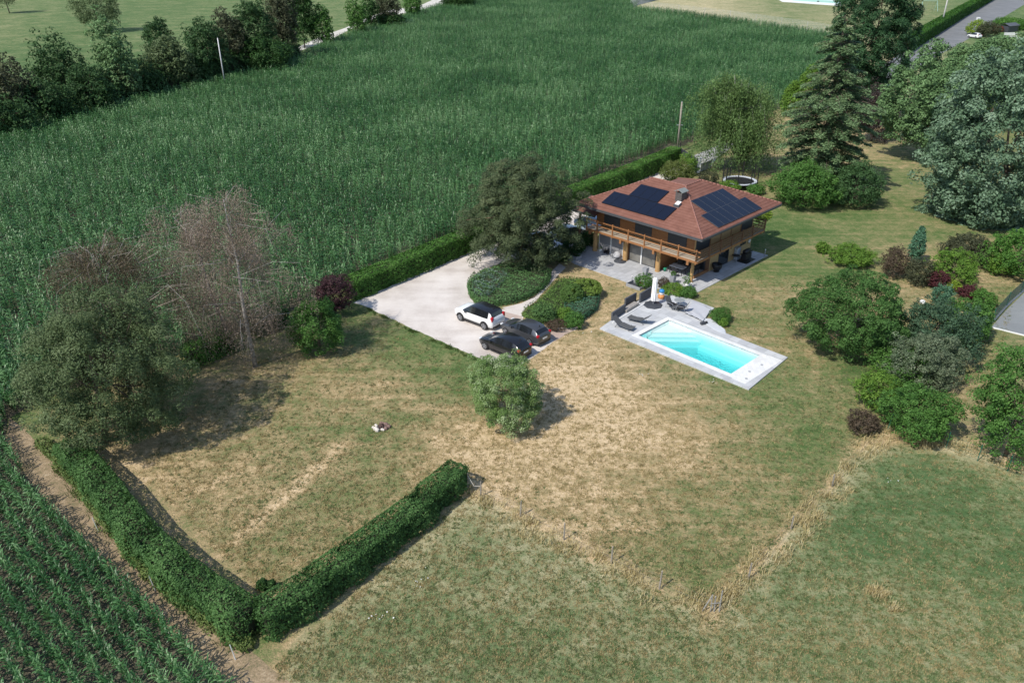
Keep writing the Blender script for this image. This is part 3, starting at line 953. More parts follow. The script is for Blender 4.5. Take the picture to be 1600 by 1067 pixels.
# --- spray conifer (cedar, layered)
def cedar(name, label, base, top, halfpx, mat, seed, tiers=17, per=420, size=0.2, low=0.06, droop=0.12, dark=0.0):
    rng = np.random.default_rng(seed)
    bx, by = G(*base)
    z = 5.0
    for _ in range(20):
        z += (P(bx, by, z)[1] - top[1]) * depth(bx, by, z) / FPX / 0.9
    H = z
    tx = (top[0] - P(bx, by, H)[0]) * depth(bx, by, H) / FPX
    R = halfpx * depth(bx, by, H * 0.3) / FPX
    e = empty(name, (bx, by, 0), 0, label, 'tree')
    P_, N_, V_ = [], [], []
    mb = MB()
    mb.tube([(0, 0, 0), (tx * .4, 0, H * .4), (tx, 0, H * 0.98)], [0.028 * H, 0.02 * H, 0.03], 8)
    for t in range(tiers):
        f = low + (1 - low) * (t / tiers) ** 0.92
        zt = H * f
        rt = R * (0.16 + 0.84 * min(1.0, (1 - f) / 0.52)) * rng.uniform(0.85, 1.12)
        nb = int(8 + 6 * (1 - f))
        for k in range(nb):
            az = 2 * math.pi * (k + rng.uniform(-0.35, 0.35)) / nb + t * 0.9
            ln = rt * rng.uniform(0.68, 1.1)
            zz = zt + rng.normal(0, H * 0.012)
            d = np.array([math.cos(az), math.sin(az)])
            cxx = tx * f
            mb.tube([(cxx, 0, zz), (cxx + d[0] * ln * .5, d[1] * ln * .5, zz + ln * .07), (cxx + d[0] * ln * .95, d[1] * ln * .95, zz - ln * droop * .4)], [0.05, 0.035, 0.01], 4, False)
            m = int(per * (ln / R) ** 1.3) + 20
            s = rng.uniform(0.12, 1, m) ** 0.7
            w = ln * 0.20 * np.sin(np.clip(s, 0, 1) * math.pi * 0.80 + 0.35)
            off = rng.normal(0, 0.55, m) * w
            zz_ = zz + ln * (0.13 * s - (0.13 + droop) * s * s) + rng.normal(0, 0.10, m) - np.abs(off) * 0.12
            x = cxx + d[0] * ln * s - d[1] * off; y = d[1] * ln * s + d[0] * off
            P_.append(np.stack([x, y, zz_], -1))
            nn = np.stack([rng.normal(0, 0.35, m), rng.normal(0, 0.35, m), np.ones(m)], -1)
            N_.append(nn)
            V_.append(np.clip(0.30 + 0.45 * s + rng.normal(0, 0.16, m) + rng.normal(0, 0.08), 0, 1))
    pts = np.concatenate(P_); nrm = np.concatenate(N_); var = np.concatenate(V_)
    leaves('crown', pts, nrm, size, var, mat, e, 0.45, rng)
    mb.build('trunk', bark, e, True)
    return e

# --- weeping / thin birch with drooping twigs
def birch(name, label, trunks, strands, mat, seed, thin=1.0, leaf=0.10, spread=1.0, drop=(1.2, 3.6), nb=22, blen=(1.5, 3.8), per=34, twigs=True, bmat=None, lowf=0.28, aspect=0.35, width=0.16):
    """trunks: list of pixel polylines foot..tip (tip height from the picture, upright over the foot's distance)"""
    rng = np.random.default_rng(seed)
    b0 = G(*trunks[0][0])
    e = empty(name, (b0[0], b0[1], 0), 0, label, 'tree')
    mb = MB()
    P_, V_ = [], []
    for tr in trunks:
        tw = MB()
        bx, by = G(*tr[0])
        pts = []
        for (px_, py_) in tr:
            z = 3.0
            for _ in range(25):
                z += (P(bx, by, z)[1] - py_) * depth(bx, by, z) / FPX / 0.9
            z = max(z, 0)
            x = bx + (px_ - P(bx, by, z)[0]) * depth(bx, by, z) / FPX
            pts.append(np.array([x - b0[0], by - b0[1], z]))
        pts[0][2] = 0
        H = pts[-1][2]
        r0 = 0.016 * H + 0.03
        r0 *= 0.8
        rad = [max(0.02, r0 * (1 - 0.88 * p[2] / H)) for p in pts]
        mb.tube(pts, rad, 7)
        zs = np.array([p[2] for p in pts]); xs = np.array([p[0] for p in pts]); ys = np.array([p[1] for p in pts])
        for k in range(nb):
            f = lowf + (1.0 - lowf) * (k + 0.5) / nb
            z0 = H * f
            a = np.array([np.interp(z0, zs, xs), np.interp(z0, zs, ys), z0])
            az = k * 2.4 + rng.uniform(-0.5, 0.5)
            env = min(1, (1.03 - f) / 0.5) ** 0.45 
            ln = rng.uniform(*blen) * spread * env * (0.62 if f < .42 else 1) + 0.3
            d = np.array([math.cos(az), math.sin(az), 0])
            rise = ln * rng.uniform(0.25, 0.75) * (1.3 if f > .7 else 1)
            m1 = a + d * ln * 0.5 + np.array([0, 0, rise * 0.75]) + rng.normal(0, .13 * ln, 3) * (.5 if f > .8 else 1)
            tip = a + d * ln + np.array([0, 0, rise * 0.8])
            end = tip + d * ln * 0.12 - np.array([0, 0, ln * 0.40])
            br = max(0.016, r0 * 0.24 * (1.1 - f)) * thin
            mb.tube([a, m1, tip, end], [br, br * 0.7, br * 0.45, 0.008], 4, False)
            for j in range(strands):
                t = rng.uniform(0.22, 1) ** 0.75
                q = a + (m1 - a) * t * 2 if t < .5 else m1 + (end - m1) * (t - .5) * 2
                q = q + rng.normal(0, 0.25, 3) * np.array([1.3, 1.3, 0.6]) * spread ** 0.5
                dl = rng.uniform(*drop) * (0.45 + 0.55 * t)
                dl = min(dl, q[2] - 0.3)
                if dl < 0.2: continue
                sw = d * rng.uniform(0, 0.35) + rng.normal(0, 0.14, 3)
                u = rng.uniform(0, 1, per)
                pp = q + sw * (u * (1.4 - u))[:, None] - np.array([0, 0, 1.0]) * (u * dl)[:, None] + rng.normal(0, width * 0.4, (per, 3))
                P_.append(pp); V_.append(np.clip(rng.normal(0.5, 0.22, per) + rng.normal(0, 0.13) - 0.1 * u, 0, 1))
                if twigs and j % 4 == 0:
                    tw.tube([a + (q - a) * 0.6, q, q + sw * 0.3 - np.array([0, 0, dl * 0.55])], [0.012, 0.010, 0.004], 3, False)
        if twigs: tw.build('twigs', M('twig_brown', (0.33, 0.27, 0.23), .9, .2, 4), e)
    pts = np.concatenate(P_); var = np.concatenate(V_)
    nrm = rng.normal(size=pts.shape) + np.array([0, 0, 0.25])
    leaves('crown', pts, nrm, leaf, var, mat, e, aspect, rng, updir=(0, 0, 1))
    mb.build('trunk', bmat or MATS['birch'], e, True)
    return e

# --- hedges
def hedge(name, label, line, width, height, mat, size=0.12, dens=1.0, group=None, seed=1, rough=0.16, core=True, round_=0.25, z0=0.0, cat='hedge', taper=None):
    rng = np.random.default_rng(seed)
    line = np.array(line, float)
    b = line[0].copy()
    seg = np.linalg.norm(np.diff(line, axis=0), axis=1); cum = np.concatenate([[0], np.cumsum(seg)]); L = cum[-1]
    e = empty(name, (b[0], b[1], 0), 0, label, cat, group)
    hh = height if isinstance(height, (list, tuple)) else [height] * len(line)
    hmax = max(hh)
    area = L * (width + 2 * hmax) + 2 * width * hmax
    N = int(dens * area * 2.6 / (size * size * 0.6))
    N = min(N, 120000)
    # sample perimeter (left side, top, right side) and ends
    s = rng.uniform(-0.35, L + 0.35, N)
    per = width + 2 * hmax
    q = rng.uniform(0, per, N)
    hs = np.interp(s, cum, hh)
    k1, p1 = rng.uniform(0.5, 2.4, 8), rng.uniform(0, 6.28, 8)
    lump = np.sum(np.sin(np.outer(s, k1) + p1 + q[:, None] * 0.8), 1) / 8 ** .5
    clump = np.sin(s * 5.1 + np.sin(q * 3.7) * 2) * np.sin(q * 4.3 + s * 1.7)
    out = rough * 0.5 * lump + rough * 0.35 * clump
    side = np.where(q < hmax, 0, np.where(q < hmax + width, 1, 2))
    off = np.where(side == 0, -width / 2 - out, np.where(side == 2, width / 2 + out, q - hmax - width / 2))
    zz = np.where(side == 0, q / hmax * hs, np.where(side == 2, (per - q) / hmax * hs, hs + out))
    # shallow depth
    dp = rng.uniform(0, 0.22, N) ** 1.0
    off = np.where(side == 0, off + dp, np.where(side == 2, off - dp, off))
    zz = np.where(side == 1, zz - dp, zz)
    # rounded shoulders
    ex = np.clip(np.abs(off) - (width / 2 - round_), 0, None) / round_
    ez = np.clip(zz - (hs - round_), 0, None) / round_
    rr = np.hypot(ex, ez)
    f = np.where((rr > 1) & (ex > 0) & (ez > 0), 1 / np.maximum(rr, 1e-6), 1.0)
    off = np.where(f < 1, np.sign(off) * (width / 2 - round_ + ex * f * round_), off)
    zz = np.where(f < 1, hs - round_ + ez * f * round_, zz)
    # ends rounded: squeeze width beyond the ends
    endk = np.clip(1 - (np.clip(-s, 0, None) + np.clip(s - L, 0, None)) / 0.5, 0.25, 1)
    off *= endk; zz *= 0.6 + 0.4 * endk
    sc = np.clip(s, 0, L)
    i = np.clip(np.searchsorted(cum, sc) - 1, 0, len(seg) - 1)
    d = np.diff(line, axis=0)[i] / seg[i][:, None]
    x = np.interp(sc, cum, line[:, 0]) + d[:, 0] * (s - sc); y = np.interp(sc, cum, line[:, 1]) + d[:, 1] * (s - sc)
    nx_, ny_ = -d[:, 1], d[:, 0]
    pts = np.stack([x + nx_ * off - b[0], y + ny_ * off - b[1], np.maximum(zz, 0.03)], -1)
    sgn = np.sign(off)
    nrm = np.stack([nx_ * sgn, ny_ * sgn, np.zeros(N)], -1) * np.where(side == 1, 0.2, 1.0)[:, None]
    nrm[:, 2] += np.where(side == 1, 1.0, 0.35)
    nrm += rng.normal(0, 0.5, (N, 3))
    out_ = rng.uniform(0, 1, N) < 0.03
    pts[out_] += unit(nrm[out_]) * rng.uniform(0.1, 0.38, out_.sum())[:, None]
    var = np.clip(0.42 + 0.22 * lump + 0.13 * clump + rng.normal(0, 0.20, N), 0, 1)
    leaves('foliage', pts, nrm, size, var, mat, e, 0.6, rng)
    mb = MB()
    for (a, c2, h1, h2) in zip(line[:-1], line[1:], hh[:-1], hh[1:]):
        d = (c2 - a) / np.linalg.norm(c2 - a); n = np.array([-d[1], d[0]]) * (width / 2 - 0.38)
        A = a - b; C2 = c2 - b
        ring = []
        for (p, h) in ((A, h1), (C2, h2)):
            ring += [(p[0] - n[0], p[1] - n[1], 0.05), (p[0] + n[0], p[1] + n[1], 0.05), (p[0] + n[0] * .8, p[1] + n[1] * .8, h - 0.5), (p[0] - n[0] * .8, p[1] - n[1] * .8, h - 0.5)]
        mb.add(ring, [(0, 1, 2, 3), (7, 6, 5, 4), (0, 4, 5, 1), (1, 5, 6, 2), (2, 6, 7, 3), (3, 7, 4, 0)])
    mb.build('branches', M('twigs', (0.035, 0.042, 0.02), 0.95, 0.4, 8), e)
    return e

def carpet(name, label, poly, h, mat, size, dens, seed, cat='shrub', rough=0.12):
    """low clipped bed of ground-hugging shrubs: one trimmed mass with steep edges"""
    rng = np.random.default_rng(seed)
    poly = np.array(poly); c = poly.mean(0)
    e = empty(name, (c[0], c[1], 0), 0, label, cat)
    lo, hi = poly.min(0), poly.max(0)
    A = (hi - lo).prod()
    n = int(A * dens / (size * size * 0.6) * 2.2)
    x = rng.uniform(lo[0], hi[0], n); y = rng.uniform(lo[1], hi[1], n)
    k = inpoly(x, y, poly); x, y = x[k], y[k]
    closed = np.vstack([poly, poly[:1]])
    d = seg_dist(x, y, closed)
    lump = np.sin(x * 2.1 + np.sin(y * 1.7) * 1.4) * np.sin(y * 1.9 + 0.7 * np.sin(x * 2.6)) + 0.5 * np.sin(x * 5.3 + y * 4.1)
    top = h * np.clip(1 - np.clip(0.3 - d, 0, None) ** 2 / 0.12, 0.3, 1) + rough * lump
    z = top - rng.uniform(0, 0.14, len(x))
    nrm = np.stack([rng.normal(0, .4, len(x)), rng.normal(0, .4, len(x)), np.ones(len(x))], -1)
    P1 = np.stack([x, y, z], -1)
    # sides
    seg = np.linalg.norm(np.diff(closed, axis=0), axis=1); cum = np.concatenate([[0], np.cumsum(seg)])
    m = int(cum[-1] * h * dens / (size * size * 0.6) * 2.4)
    s = rng.uniform(0, cum[-1], m)
    sx = np.interp(s, cum, closed[:, 0]); sy = np.interp(s, cum, closed[:, 1])
    i = np.clip(np.searchsorted(cum, s) - 1, 0, len(seg) - 1)
    dd = np.diff(closed, axis=0)[i] / seg[i][:, None]
    area2 = sum(poly[j][0] * poly[(j + 1) % len(poly)][1] - poly[(j + 1) % len(poly)][0] * poly[j][1] for j in range(len(poly)))
    sg = 1 if area2 > 0 else -1
    ox, oy = dd[:, 1] * sg, -dd[:, 0] * sg
    o = rng.normal(0, 0.05, m)
    P2 = np.stack([sx + ox * o, sy + oy * o, rng.uniform(0.03, h, m)], -1)
    N2 = np.stack([ox, oy, np.full(m, 0.5)], -1) + rng.normal(0, .4, (m, 3))
    pts = np.vstack([P1, P2]) - np.array([c[0], c[1], 0])
    v1 = np.clip(0.45 + 0.16 * lump + rng.normal(0, 0.2, len(x)), 0, 1)
    var = np.concatenate([v1, np.clip(rng.normal(0.4, 0.2, m), 0, 1)])
    leaves('foliage', pts, np.vstack([nrm, N2]), size, var, mat, e, 0.5, rng)
    MB().prism([tuple(c + (p - c) * 0.93 - c) for p in poly], 0.02, h - 0.2).build('branches', M('twigs', (0.035, 0.042, 0.02), 0.95, 0.4, 8), e)
    return e

# ===== hedges
hedge('clipped_hedge', 'long clipped green hedge between the corn field and the gravel drive', GP([(549, 466), (640, 428), (740, 386), (835, 346), (905, 315), (985, 284), (1044, 259), (1054, 251)]), 1.9, [2.0, 2.1, 2.2, 2.2, 2.2, 2.2, 2.3, 2.0], L_HEDGE, 0.15, 1.0, seed=2, rough=0.3, round_=0.45)
hedge('clipped_hedge', 'shaggy dark green hedge between the dirt strip and the lower left lawn', GP([(112, 716), (134, 742), (165, 780), (214, 848), (262, 898), (325, 950), (392, 992)]), 1.75, [1.5, 1.6, 1.85, 1.85, 1.8, 1.85, 1.9], L_HEDGE2, 0.125, 1.1, seed=5, rough=0.32, round_=0.4)
hedge('clipped_hedge', 'trimmed dark hedge standing alone across the lawn from the bottom corner to a wooden post', GP([(417, 990), (480, 950), (560, 888), (640, 826), (718, 756)]), 1.65, [1.9, 1.85, 1.75, 1.7, 1.65], L_HEDGE2, 0.12, 1.1, seed=8, rough=0.28, round_=0.35)
hedge('clipped_hedge', 'low dark hedge in the shade between the two birches', GP([(296, 574), (326, 560), (362, 544)]), 1.6, 1.7, L_HEDGE, 0.16, 1.0, seed=9, rough=0.22)
hedge('clipped_hedge', 'low dark hedge end behind the round bush beside the birch trunks', GP([(400, 524), (445, 505)]), 1.6, 1.6, L_HEDGE2, 0.16, 1.0, seed=10, rough=0.25)
hedge('clipped_hedge', 'smooth clipped conifer hedge along the grey road at the top right', GP([(1412, 82), (1450, 58), (1500, 27), (1545, 1), (1590, -22)]), 3.2, 3.4, lf('thuja', (0.020, 0.070, 0.011), (0.044, 0.128, 0.019), (0.098, 0.218, 0.038)), 0.4, 1.0, seed=11, rough=0.18)

hedge('overgrown_weeds', 'pale green weeds grown up along the outer foot of the left hedge', GP([(66, 694), (100, 728), (150, 792), (204, 862), (256, 914), (320, 966), (385, 1012)]), 0.9, [.5, .6, .55, .7, .55, .65, .5], lf('weedy', (0.07, 0.11, 0.03), (0.13, 0.19, 0.055), (0.24, 0.30, 0.10)), 0.13, 0.8, seed=19, rough=0.3, round_=0.35, cat='weeds')
# ===== beds by the drive
BED1 = GP([(733, 462), (731, 448), (740, 436), (765, 428), (800, 420), (840, 424), (861, 430), (858, 444), (846, 456), (826, 468), (800, 476), (770, 480), (745, 474)])
carpet('juniper_bed', 'trimmed bed of blue green juniper under the big pine', BED1, 0.75, lf('bed1', (0.049, 0.109, 0.036), (0.103, 0.211, 0.071), (0.196, 0.358, 0.142)), 0.15, 0.9, 3, 'shrub bed', 0.13)
BED2 = GP([(816, 494), (822, 484), (840, 473), (852, 462), (864, 448), (872, 440), (890, 438), (925, 442), (937, 456), (934, 476), (915, 496), (900, 508), (884, 511), (860, 508), (835, 505)])
carpet('juniper_bed', 'trimmed bed of green and yellow shrubs between the path and the dry lawn', BED2, 0.45, lf('bed2', (0.059, 0.115, 0.027), (0.113, 0.211, 0.048), (0.206, 0.333, 0.090)), 0.14, 0.9, 4, 'shrub bed', 0.10)
bush('clipped_ball', 'round clipped dark green ball in the bed by the path', 'topiary', (876, 911, 443, 477), lf('ball', (0.055, 0.11, 0.026), (0.10, 0.19, 0.045), (0.17, 0.27, 0.08)), 0.08, 1.3, clump=0.12, rough=0.02, fill=0.9, trunk=False)
bush('clipped_ball', 'wide clipped yellow green mound behind the green ball', 'topiary', (893, 940, 436, 466), lf('golden', (0.088, 0.154, 0.024), (0.167, 0.256, 0.048), (0.274, 0.384, 0.095)), 0.08, 1.3, clump=0.12, rough=0.03, fill=0.9, trunk=False)
carpet('flat_juniper', 'bluish spreading juniper at the front of the path bed', GP([(886, 498), (882, 484), (892, 474), (915, 472), (936, 470), (932, 486), (914, 500), (898, 508)]), 0.72, L_BLUE, 0.13, 0.8, 6, 'shrub', 0.08)
bush('small_shrub', 'bright green small shrub at the tip of the path bed', 'shrub', (881, 912, 488, 514), L_GREEN, 0.11, 1.0, trunk=False)
bush('small_shrub', 'yellowish small shrub in the middle of the path bed', 'shrub', (870, 894, 480, 502), L_YGREEN, 0.11, 1.0, trunk=False)
bush('small_shrub', 'dark bushy shrub at the drive side of the path bed', 'shrub', (832, 868, 476, 506), L_JUNI, 0.12, 1.0, trunk=False)
bush('small_shrub', 'greyish low heather at the foot of the path bed', 'shrub', (852, 884, 498, 516), L_BROWN, 0.10, 1.0, trunk=False)
carpet('juniper', 'silvery blue juniper sprays in the bed under the pine', GP([(740, 464), (738, 450), (746, 440), (762, 432), (790, 432), (796, 442), (780, 456), (766, 470), (750, 472)]), 0.88, lf('jsilver', (0.05, 0.10, 0.07), (0.12, 0.19, 0.14), (0.26, 0.34, 0.27)), 0.17, 0.5, 7, 'shrub', 0.2)

# ===== big trees
bush('pine_tree', 'large bushy black pine beside the gravel drive in front of the hedge', 'tree', (728, 900, 240, 422), L_PINE, 0.22, 1.6, base=(815, 412), clump=0.125, rough=0.36, fill=0.45, bottom=-0.95, aspect=0.26, nclump=620, barkm=bark_pine, taper=0.14, maxn=110000, up=0.7, stretch=1.04)
bush('pine_tree', 'very tall dark pine at the top edge, behind the layered cedar', 'tree', (1304, 1432, -80, 178), L_DPINE, 0.40, 1.5, base=(1352, 195), clump=0.13, rough=0.22, fill=0.45, nclump=520, aspect=0.3, barkm=bark_pine, maxn=90000, taper=0.1, up=0.6, bottom=-.95)
cedar('cedar_tree', 'tall pale green cedar in flat layers of branches behind the house', (1280, 300), (1322, 18), 74, L_CEDAR, 21, tiers=21, per=620, size=0.30)
birch('weeping_birch', 'full green weeping birch behind the house roof', [[(1155, 268), (1153, 220), (1150, 170), (1148, 118)], [(1157, 268), (1132, 200), (1116, 138)], [(1160, 268), (1178, 200), (1188, 142)], [(1158, 268), (1142, 190), (1132, 126)], [(1158, 268), (1164, 190), (1170, 128)]], 34, L_WILLOW, 31, leaf=0.27, spread=1.15, drop=(1.5, 7.5), nb=13, blen=(0.8, 4.8), per=26, twigs=False, lowf=0.34, width=0.6, thin=.5)
birch('birch_tree', 'half bare birch with two white trunks above the lawn', [[(399, 573), (388, 520), (379, 474), (371, 409), (358, 357), (349, 312)], [(367, 545), (345, 495), (327, 452), (310, 392), (290, 360), (270, 338)]], 24, L_BIRCH, 41, leaf=0.12, spread=1.5, drop=(1.0, 4.2), nb=30, blen=(1.0, 3.8), per=46, lowf=0.22, width=.5)
birch('birch_tree', 'thin brownish birch rising behind the big olive green tree', [[(205, 620), (189, 538), (176, 490), (164, 452), (152, 418), (145, 396)]], 34, L_BIRCH2, 43, leaf=0.14, spread=1.4, drop=(1.0, 4.2), nb=32, blen=(1.2, 4.4), per=44, lowf=0.2, width=.5)
bush('broad_tree', 'big rounded olive green tree at the left corner of the lawn', 'tree', (46, 264, 462, 722), L_OLIVE, 0.16, 1.0, base=(165, 690), clump=0.15, rough=0.2, fill=0.45, nclump=400, aspect=0.4, maxn=75000)
bush('round_bush', 'dark green bush on the far lawn edge right of the birch', 'bush', (454, 536, 462, 552), L_GREEN, 0.15, 1.0, clump=0.2)
bush('purple_bush', 'dark purple shrub at the corner where the drive meets the hedge', 'bush', (494, 550, 432, 492), L_PURPLE, 0.15, 1.0, clump=0.18, rough=0.3)
bush('variegated_bush', 'round pale speckled bush standing alone in front of the parked cars', 'bush', (738, 846, 554, 668), L_VARIEG, 0.12, 1.2, clump=0.16, rough=0.25, aspect=0.4, up=0.9, maxn=50000, updir=(0, 0, 1))
bush('spreading_shrub', 'wide green shrub with arching twigs right of the pool', 'bush', (1250, 1406, 424, 556), lf('spread', (0.029, 0.077, 0.017), (0.064, 0.147, 0.034), (0.147, 0.269, 0.081)), 0.15, 1.1, clump=0.15, rough=0.22, up=0.5, maxn=50000)

# poplars on the right
bush('poplar_tree', 'grey green poplar nearest the road on the right', 'tree', (1386, 1500, 85, 235), L_GREY, 0.34, 1.6, base=(1440, 250), clump=0.16, rough=0.24, nclump=360, fill=0.55, maxn=70000)
bush('poplar_tree', 'huge silver leaved poplar at the right edge', 'tree', (1462, 1660, 98, 372), L_SILVER, 0.34, 2.0, base=(1572, 345), clump=0.125, rough=0.22, nclump=760, fill=0.62, maxn=150000, bottom=-.95)
bush('poplar_tree', 'dull green poplar behind the silver one, at the top right', 'tree', (1470, 1640, 56, 190), L_GREY, 0.36, 1.6, base=(1550, 190), clump=0.16, rough=0.26, nclump=360, fill=0.55, maxn=70000)
bush('young_poplar', 'pale young poplar in front of the grey green one', 'tree', (1410, 1470, 150, 240), L_SILVER, 0.24, 0.9, base=(1440, 252), clump=0.2, rough=0.3)
bush('purple_tree', 'dark purple leaved plum tree between the cedar and the poplars', 'tree', (1344, 1396, 138, 220), lf('plum', (0.022, 0.018, 0.018), (0.05, 0.036, 0.034), (0.10, 0.07, 0.06), trans=0.1), 0.24, 1.0, clump=0.2, rough=0.25)
bush('golden_conifer', 'golden green conifer behind the weeping birch', 'conifer', (1216, 1262, 128, 182), L_YGREEN, 0.28, 1.0, clump=0.16, rough=0.1, taper=0.5)
bush('golden_conifer', 'taller golden green conifer half hidden by the cedar', 'conifer', (1240, 1288, 104, 170), L_YGREEN, 0.28, 1.0, clump=0.16, rough=0.1, taper=0.5)
bush('hazel_bush', 'broad green hazel bush under the cedar', 'bush', (1212, 1302, 256, 326), L_GREEN, 0.2, 1.0, clump=0.18, rough=0.25)
bush('laurel_bush', 'dull green bush with pale flowers right of the hazel', 'bush', (1300, 1374, 254, 322), lf('laurel', (0.029, 0.070, 0.021), (0.059, 0.128, 0.043), (0.137, 0.243, 0.104)), 0.18, 1.0, clump=0.18, rough=0.25)
bush('yellow_shrub', 'small bright yellow shrub between the hazel and the laurel', 'shrub', (1288, 1312, 294, 316), L_YELLOW, 0.16, 1.0, trunk=False)
bush('yellow_shrub', 'small pale yellow shrub against the right corner of the house', 'shrub', (1179, 1204, 326, 348), L_YELLOW, 0.14, 1.0, trunk=False, base=(1192, 372))
bush('red_green_shrub', 'bronze and green shrub between the hedge end and the gate', 'bush', (1034, 1084, 252, 290), lf('bronze', (0.049, 0.077, 0.017), (0.118, 0.154, 0.038), (0.216, 0.230, 0.076)), 0.17, 1.0, rough=0.25)
bush('gate_shrub', 'loose green shrub in front of the dark gate', 'bush', (1060, 1090, 242, 274), L_YGREEN, 0.17, 0.8, rough=0.3)
bush('grass_tussock', 'greyish tussock beside the trampoline', 'shrub', (1092, 1122, 268, 290), L_DULL, 0.15, 0.8, trunk=False)
bush('pale_shrub', 'pale yellow green shrub left of the trampoline', 'shrub', (1126, 1156, 282, 300), L_YGREEN, 0.15, 0.9, trunk=False)
bush('low_shrub', 'small dark green shrub at the right foot of the trampoline', 'shrub', (1168, 1194, 288, 304), L_GREEN, 0.15, 1.0, trunk=False)

# right-hand garden shrubs
R_ = [
 ('low_hedge_shrub', 'long low yellow green shrub on the lawn right of the house', 'shrub', (1300, 1368, 382, 418), L_YGREEN, .13),
 ('small_shrub', 'tiny yellow green shrub left of the long low shrub', 'shrub', (1277, 1296, 377, 396), L_YGREEN, .12),
 ('reddish_shrub', 'upright brown red shrub left of the blue conifer', 'shrub', (1380, 1416, 386, 434), L_BROWN, .13),
 ('grey_shrub', 'dull green round shrub in front of the blue conifer', 'shrub', (1418, 1456, 404, 446), L_DULL, .13),
 ('spotted_shrub', 'yellow and green speckled bush right of the blue conifer', 'bush', (1459, 1526, 396, 442), L_YGREEN, .15),
 ('red_shrub', 'dark red shrub left of the small teal one', 'shrub', (1450, 1486, 424, 453), L_RED, .12),
 ('red_shrub', 'dark red round shrub nearest the asphalt court', 'shrub', (1498, 1532, 444, 468), L_RED, .12),
 ('teal_shrub', 'blue green low shrub between the two red ones', 'shrub', (1458, 1490, 446, 474), L_BLUE, .12),
 ('golden_shrub', 'small golden shrub beside the teal one', 'shrub', (1480, 1502, 440, 458), L_YELLOW, .12),
 ('green_bush', 'fresh green bush left of the court fence', 'bush', (1478, 1552, 466, 534), L_GREEN, .15),
 ('green_bush', 'small leafy green bush behind the fresh green one', 'bush', (1520, 1556, 454, 482), L_HEDGE, .14),
 ('grey_bush', 'large blue grey bush in the middle of the right border', 'bush', (1410, 1518, 470, 566), lf('bluegrey', (0.029, 0.064, 0.033), (0.059, 0.115, 0.062), (0.127, 0.218, 0.123)), .15),
 ('silver_bush', 'silvery variegated bush below the blue grey one', 'bush', (1396, 1492, 522, 608), L_VARIEG2, .12),
 ('green_bush', 'dense mid green round bush left of the silvery one', 'bush', (1370, 1450, 540, 602), L_GREEN, .13),
 ('yellow_bush', 'yellow green loose bush below the dense round one', 'bush', (1342, 1404, 576, 640), L_YGREEN, .13),
 ('purple_shrub', 'small purple shrub peeping out between the green bushes', 'shrub', (1388, 1418, 588, 604), L_RED, .11),
 ('broad_bush', 'broad green bush at the corner of the green fence', 'bush', (1384, 1498, 598, 690), L_GREEN, .13),
 ('heather_shrub', 'grey brown low shrub at the left foot of the broad bush', 'shrub', (1330, 1374, 640, 678), L_BROWN, .11),
 ('large_bush', 'large green bush at the right edge above the fence', 'bush', (1534, 1660, 552, 722), L_GREEN, .15),
 ('bright_bush', 'bright green bush at the right edge under the silver poplar', 'bush', (1546, 1640, 358, 432), L_HEDGE, .18),
 ('yellow_bush', 'yellow green bush in front of the bright one at the right edge', 'bush', (1548, 1590, 396, 430), L_YGREEN, .15),
 ('dull_bush', 'sprawling dull green bush behind the speckled one', 'bush', (1470, 1546, 366, 408), L_DULL, .16),
]
for (n_, l_, c_, bx_, m_, s_) in R_:
    bush(n_, l_, c_, bx_, m_, s_, 1.0, clump=0.16, rough=0.34, group='shrubs of the right border')
bush('blue_conifer', 'slender pointed blue green conifer in the right border', 'conifer', (1419, 1450, 352, 414), L_BLUE, 0.14, 1.2, clump=0.16, rough=0.12, taper=0.75, up=0.8, base=(1435, 412))

# house side planting
bush('patio_shrub', 'dark green rounded shrub between the white car and the patio', 'shrub', (905, 930, 362, 386), L_DGREEN, .13, 1.1)
bush('patio_shrub', 'low dark green shrub along the left patio edge', 'shrub', (878, 916, 374, 396), L_DGREEN, .13, 1.1)
bush('patio_shrub', 'dark shrub under the right side of the pine', 'shrub', (862, 888, 386, 408), L_DGREEN, .13, 1.1)
bush('fern', 'leafy bright green fern in the planter by the parasol', 'plant', (994, 1020, 428, 450), L_GREEN, .10, .9, trunk=False)
bush('grasses', 'brownish grasses behind the parasol', 'plant', (1028, 1046, 434, 450), L_BROWN, .09, .9, trunk=False)
bush('flower_bed', 'yellow green flowers in front of the tall grey planters', 'plant', (1036, 1072, 443, 462), L_YGREEN, .09, 1.0, trunk=False)
bush('flower_bed', 'green low plants at the right end of the flower bed', 'plant', (1062, 1090, 448, 466), L_GREEN, .09, 1.0, trunk=False)
bush('yellow_flowers', 'clump of bright yellow flowers in the bed', 'plant', (1058, 1070, 447, 460), L_YELLOW, .08, 1.0, trunk=False)
bush('grass_tuft', 'round tuft of fine green grass at the pool terrace corner', 'plant', (1110, 1142, 481, 504), L_GREEN, .10, 1.1, trunk=False, aspect=0.25)
bush('small_plant', 'small yellow green plant in front of the grass tuft', 'plant', (1122, 1138, 496, 510), L_YGREEN, .09, 1.0, trunk=False)
bush('small_shrub', 'tiny dark shrub inside the hedge corner', 'shrub', (402, 418, 904, 922), L_DGREEN, .09, 1.0)
bush('small_shrub', 'second tiny shrub in the hedge corner, nearer the post', 'shrub', (419, 431, 905, 919), L_DGREEN, .09, 1.0)

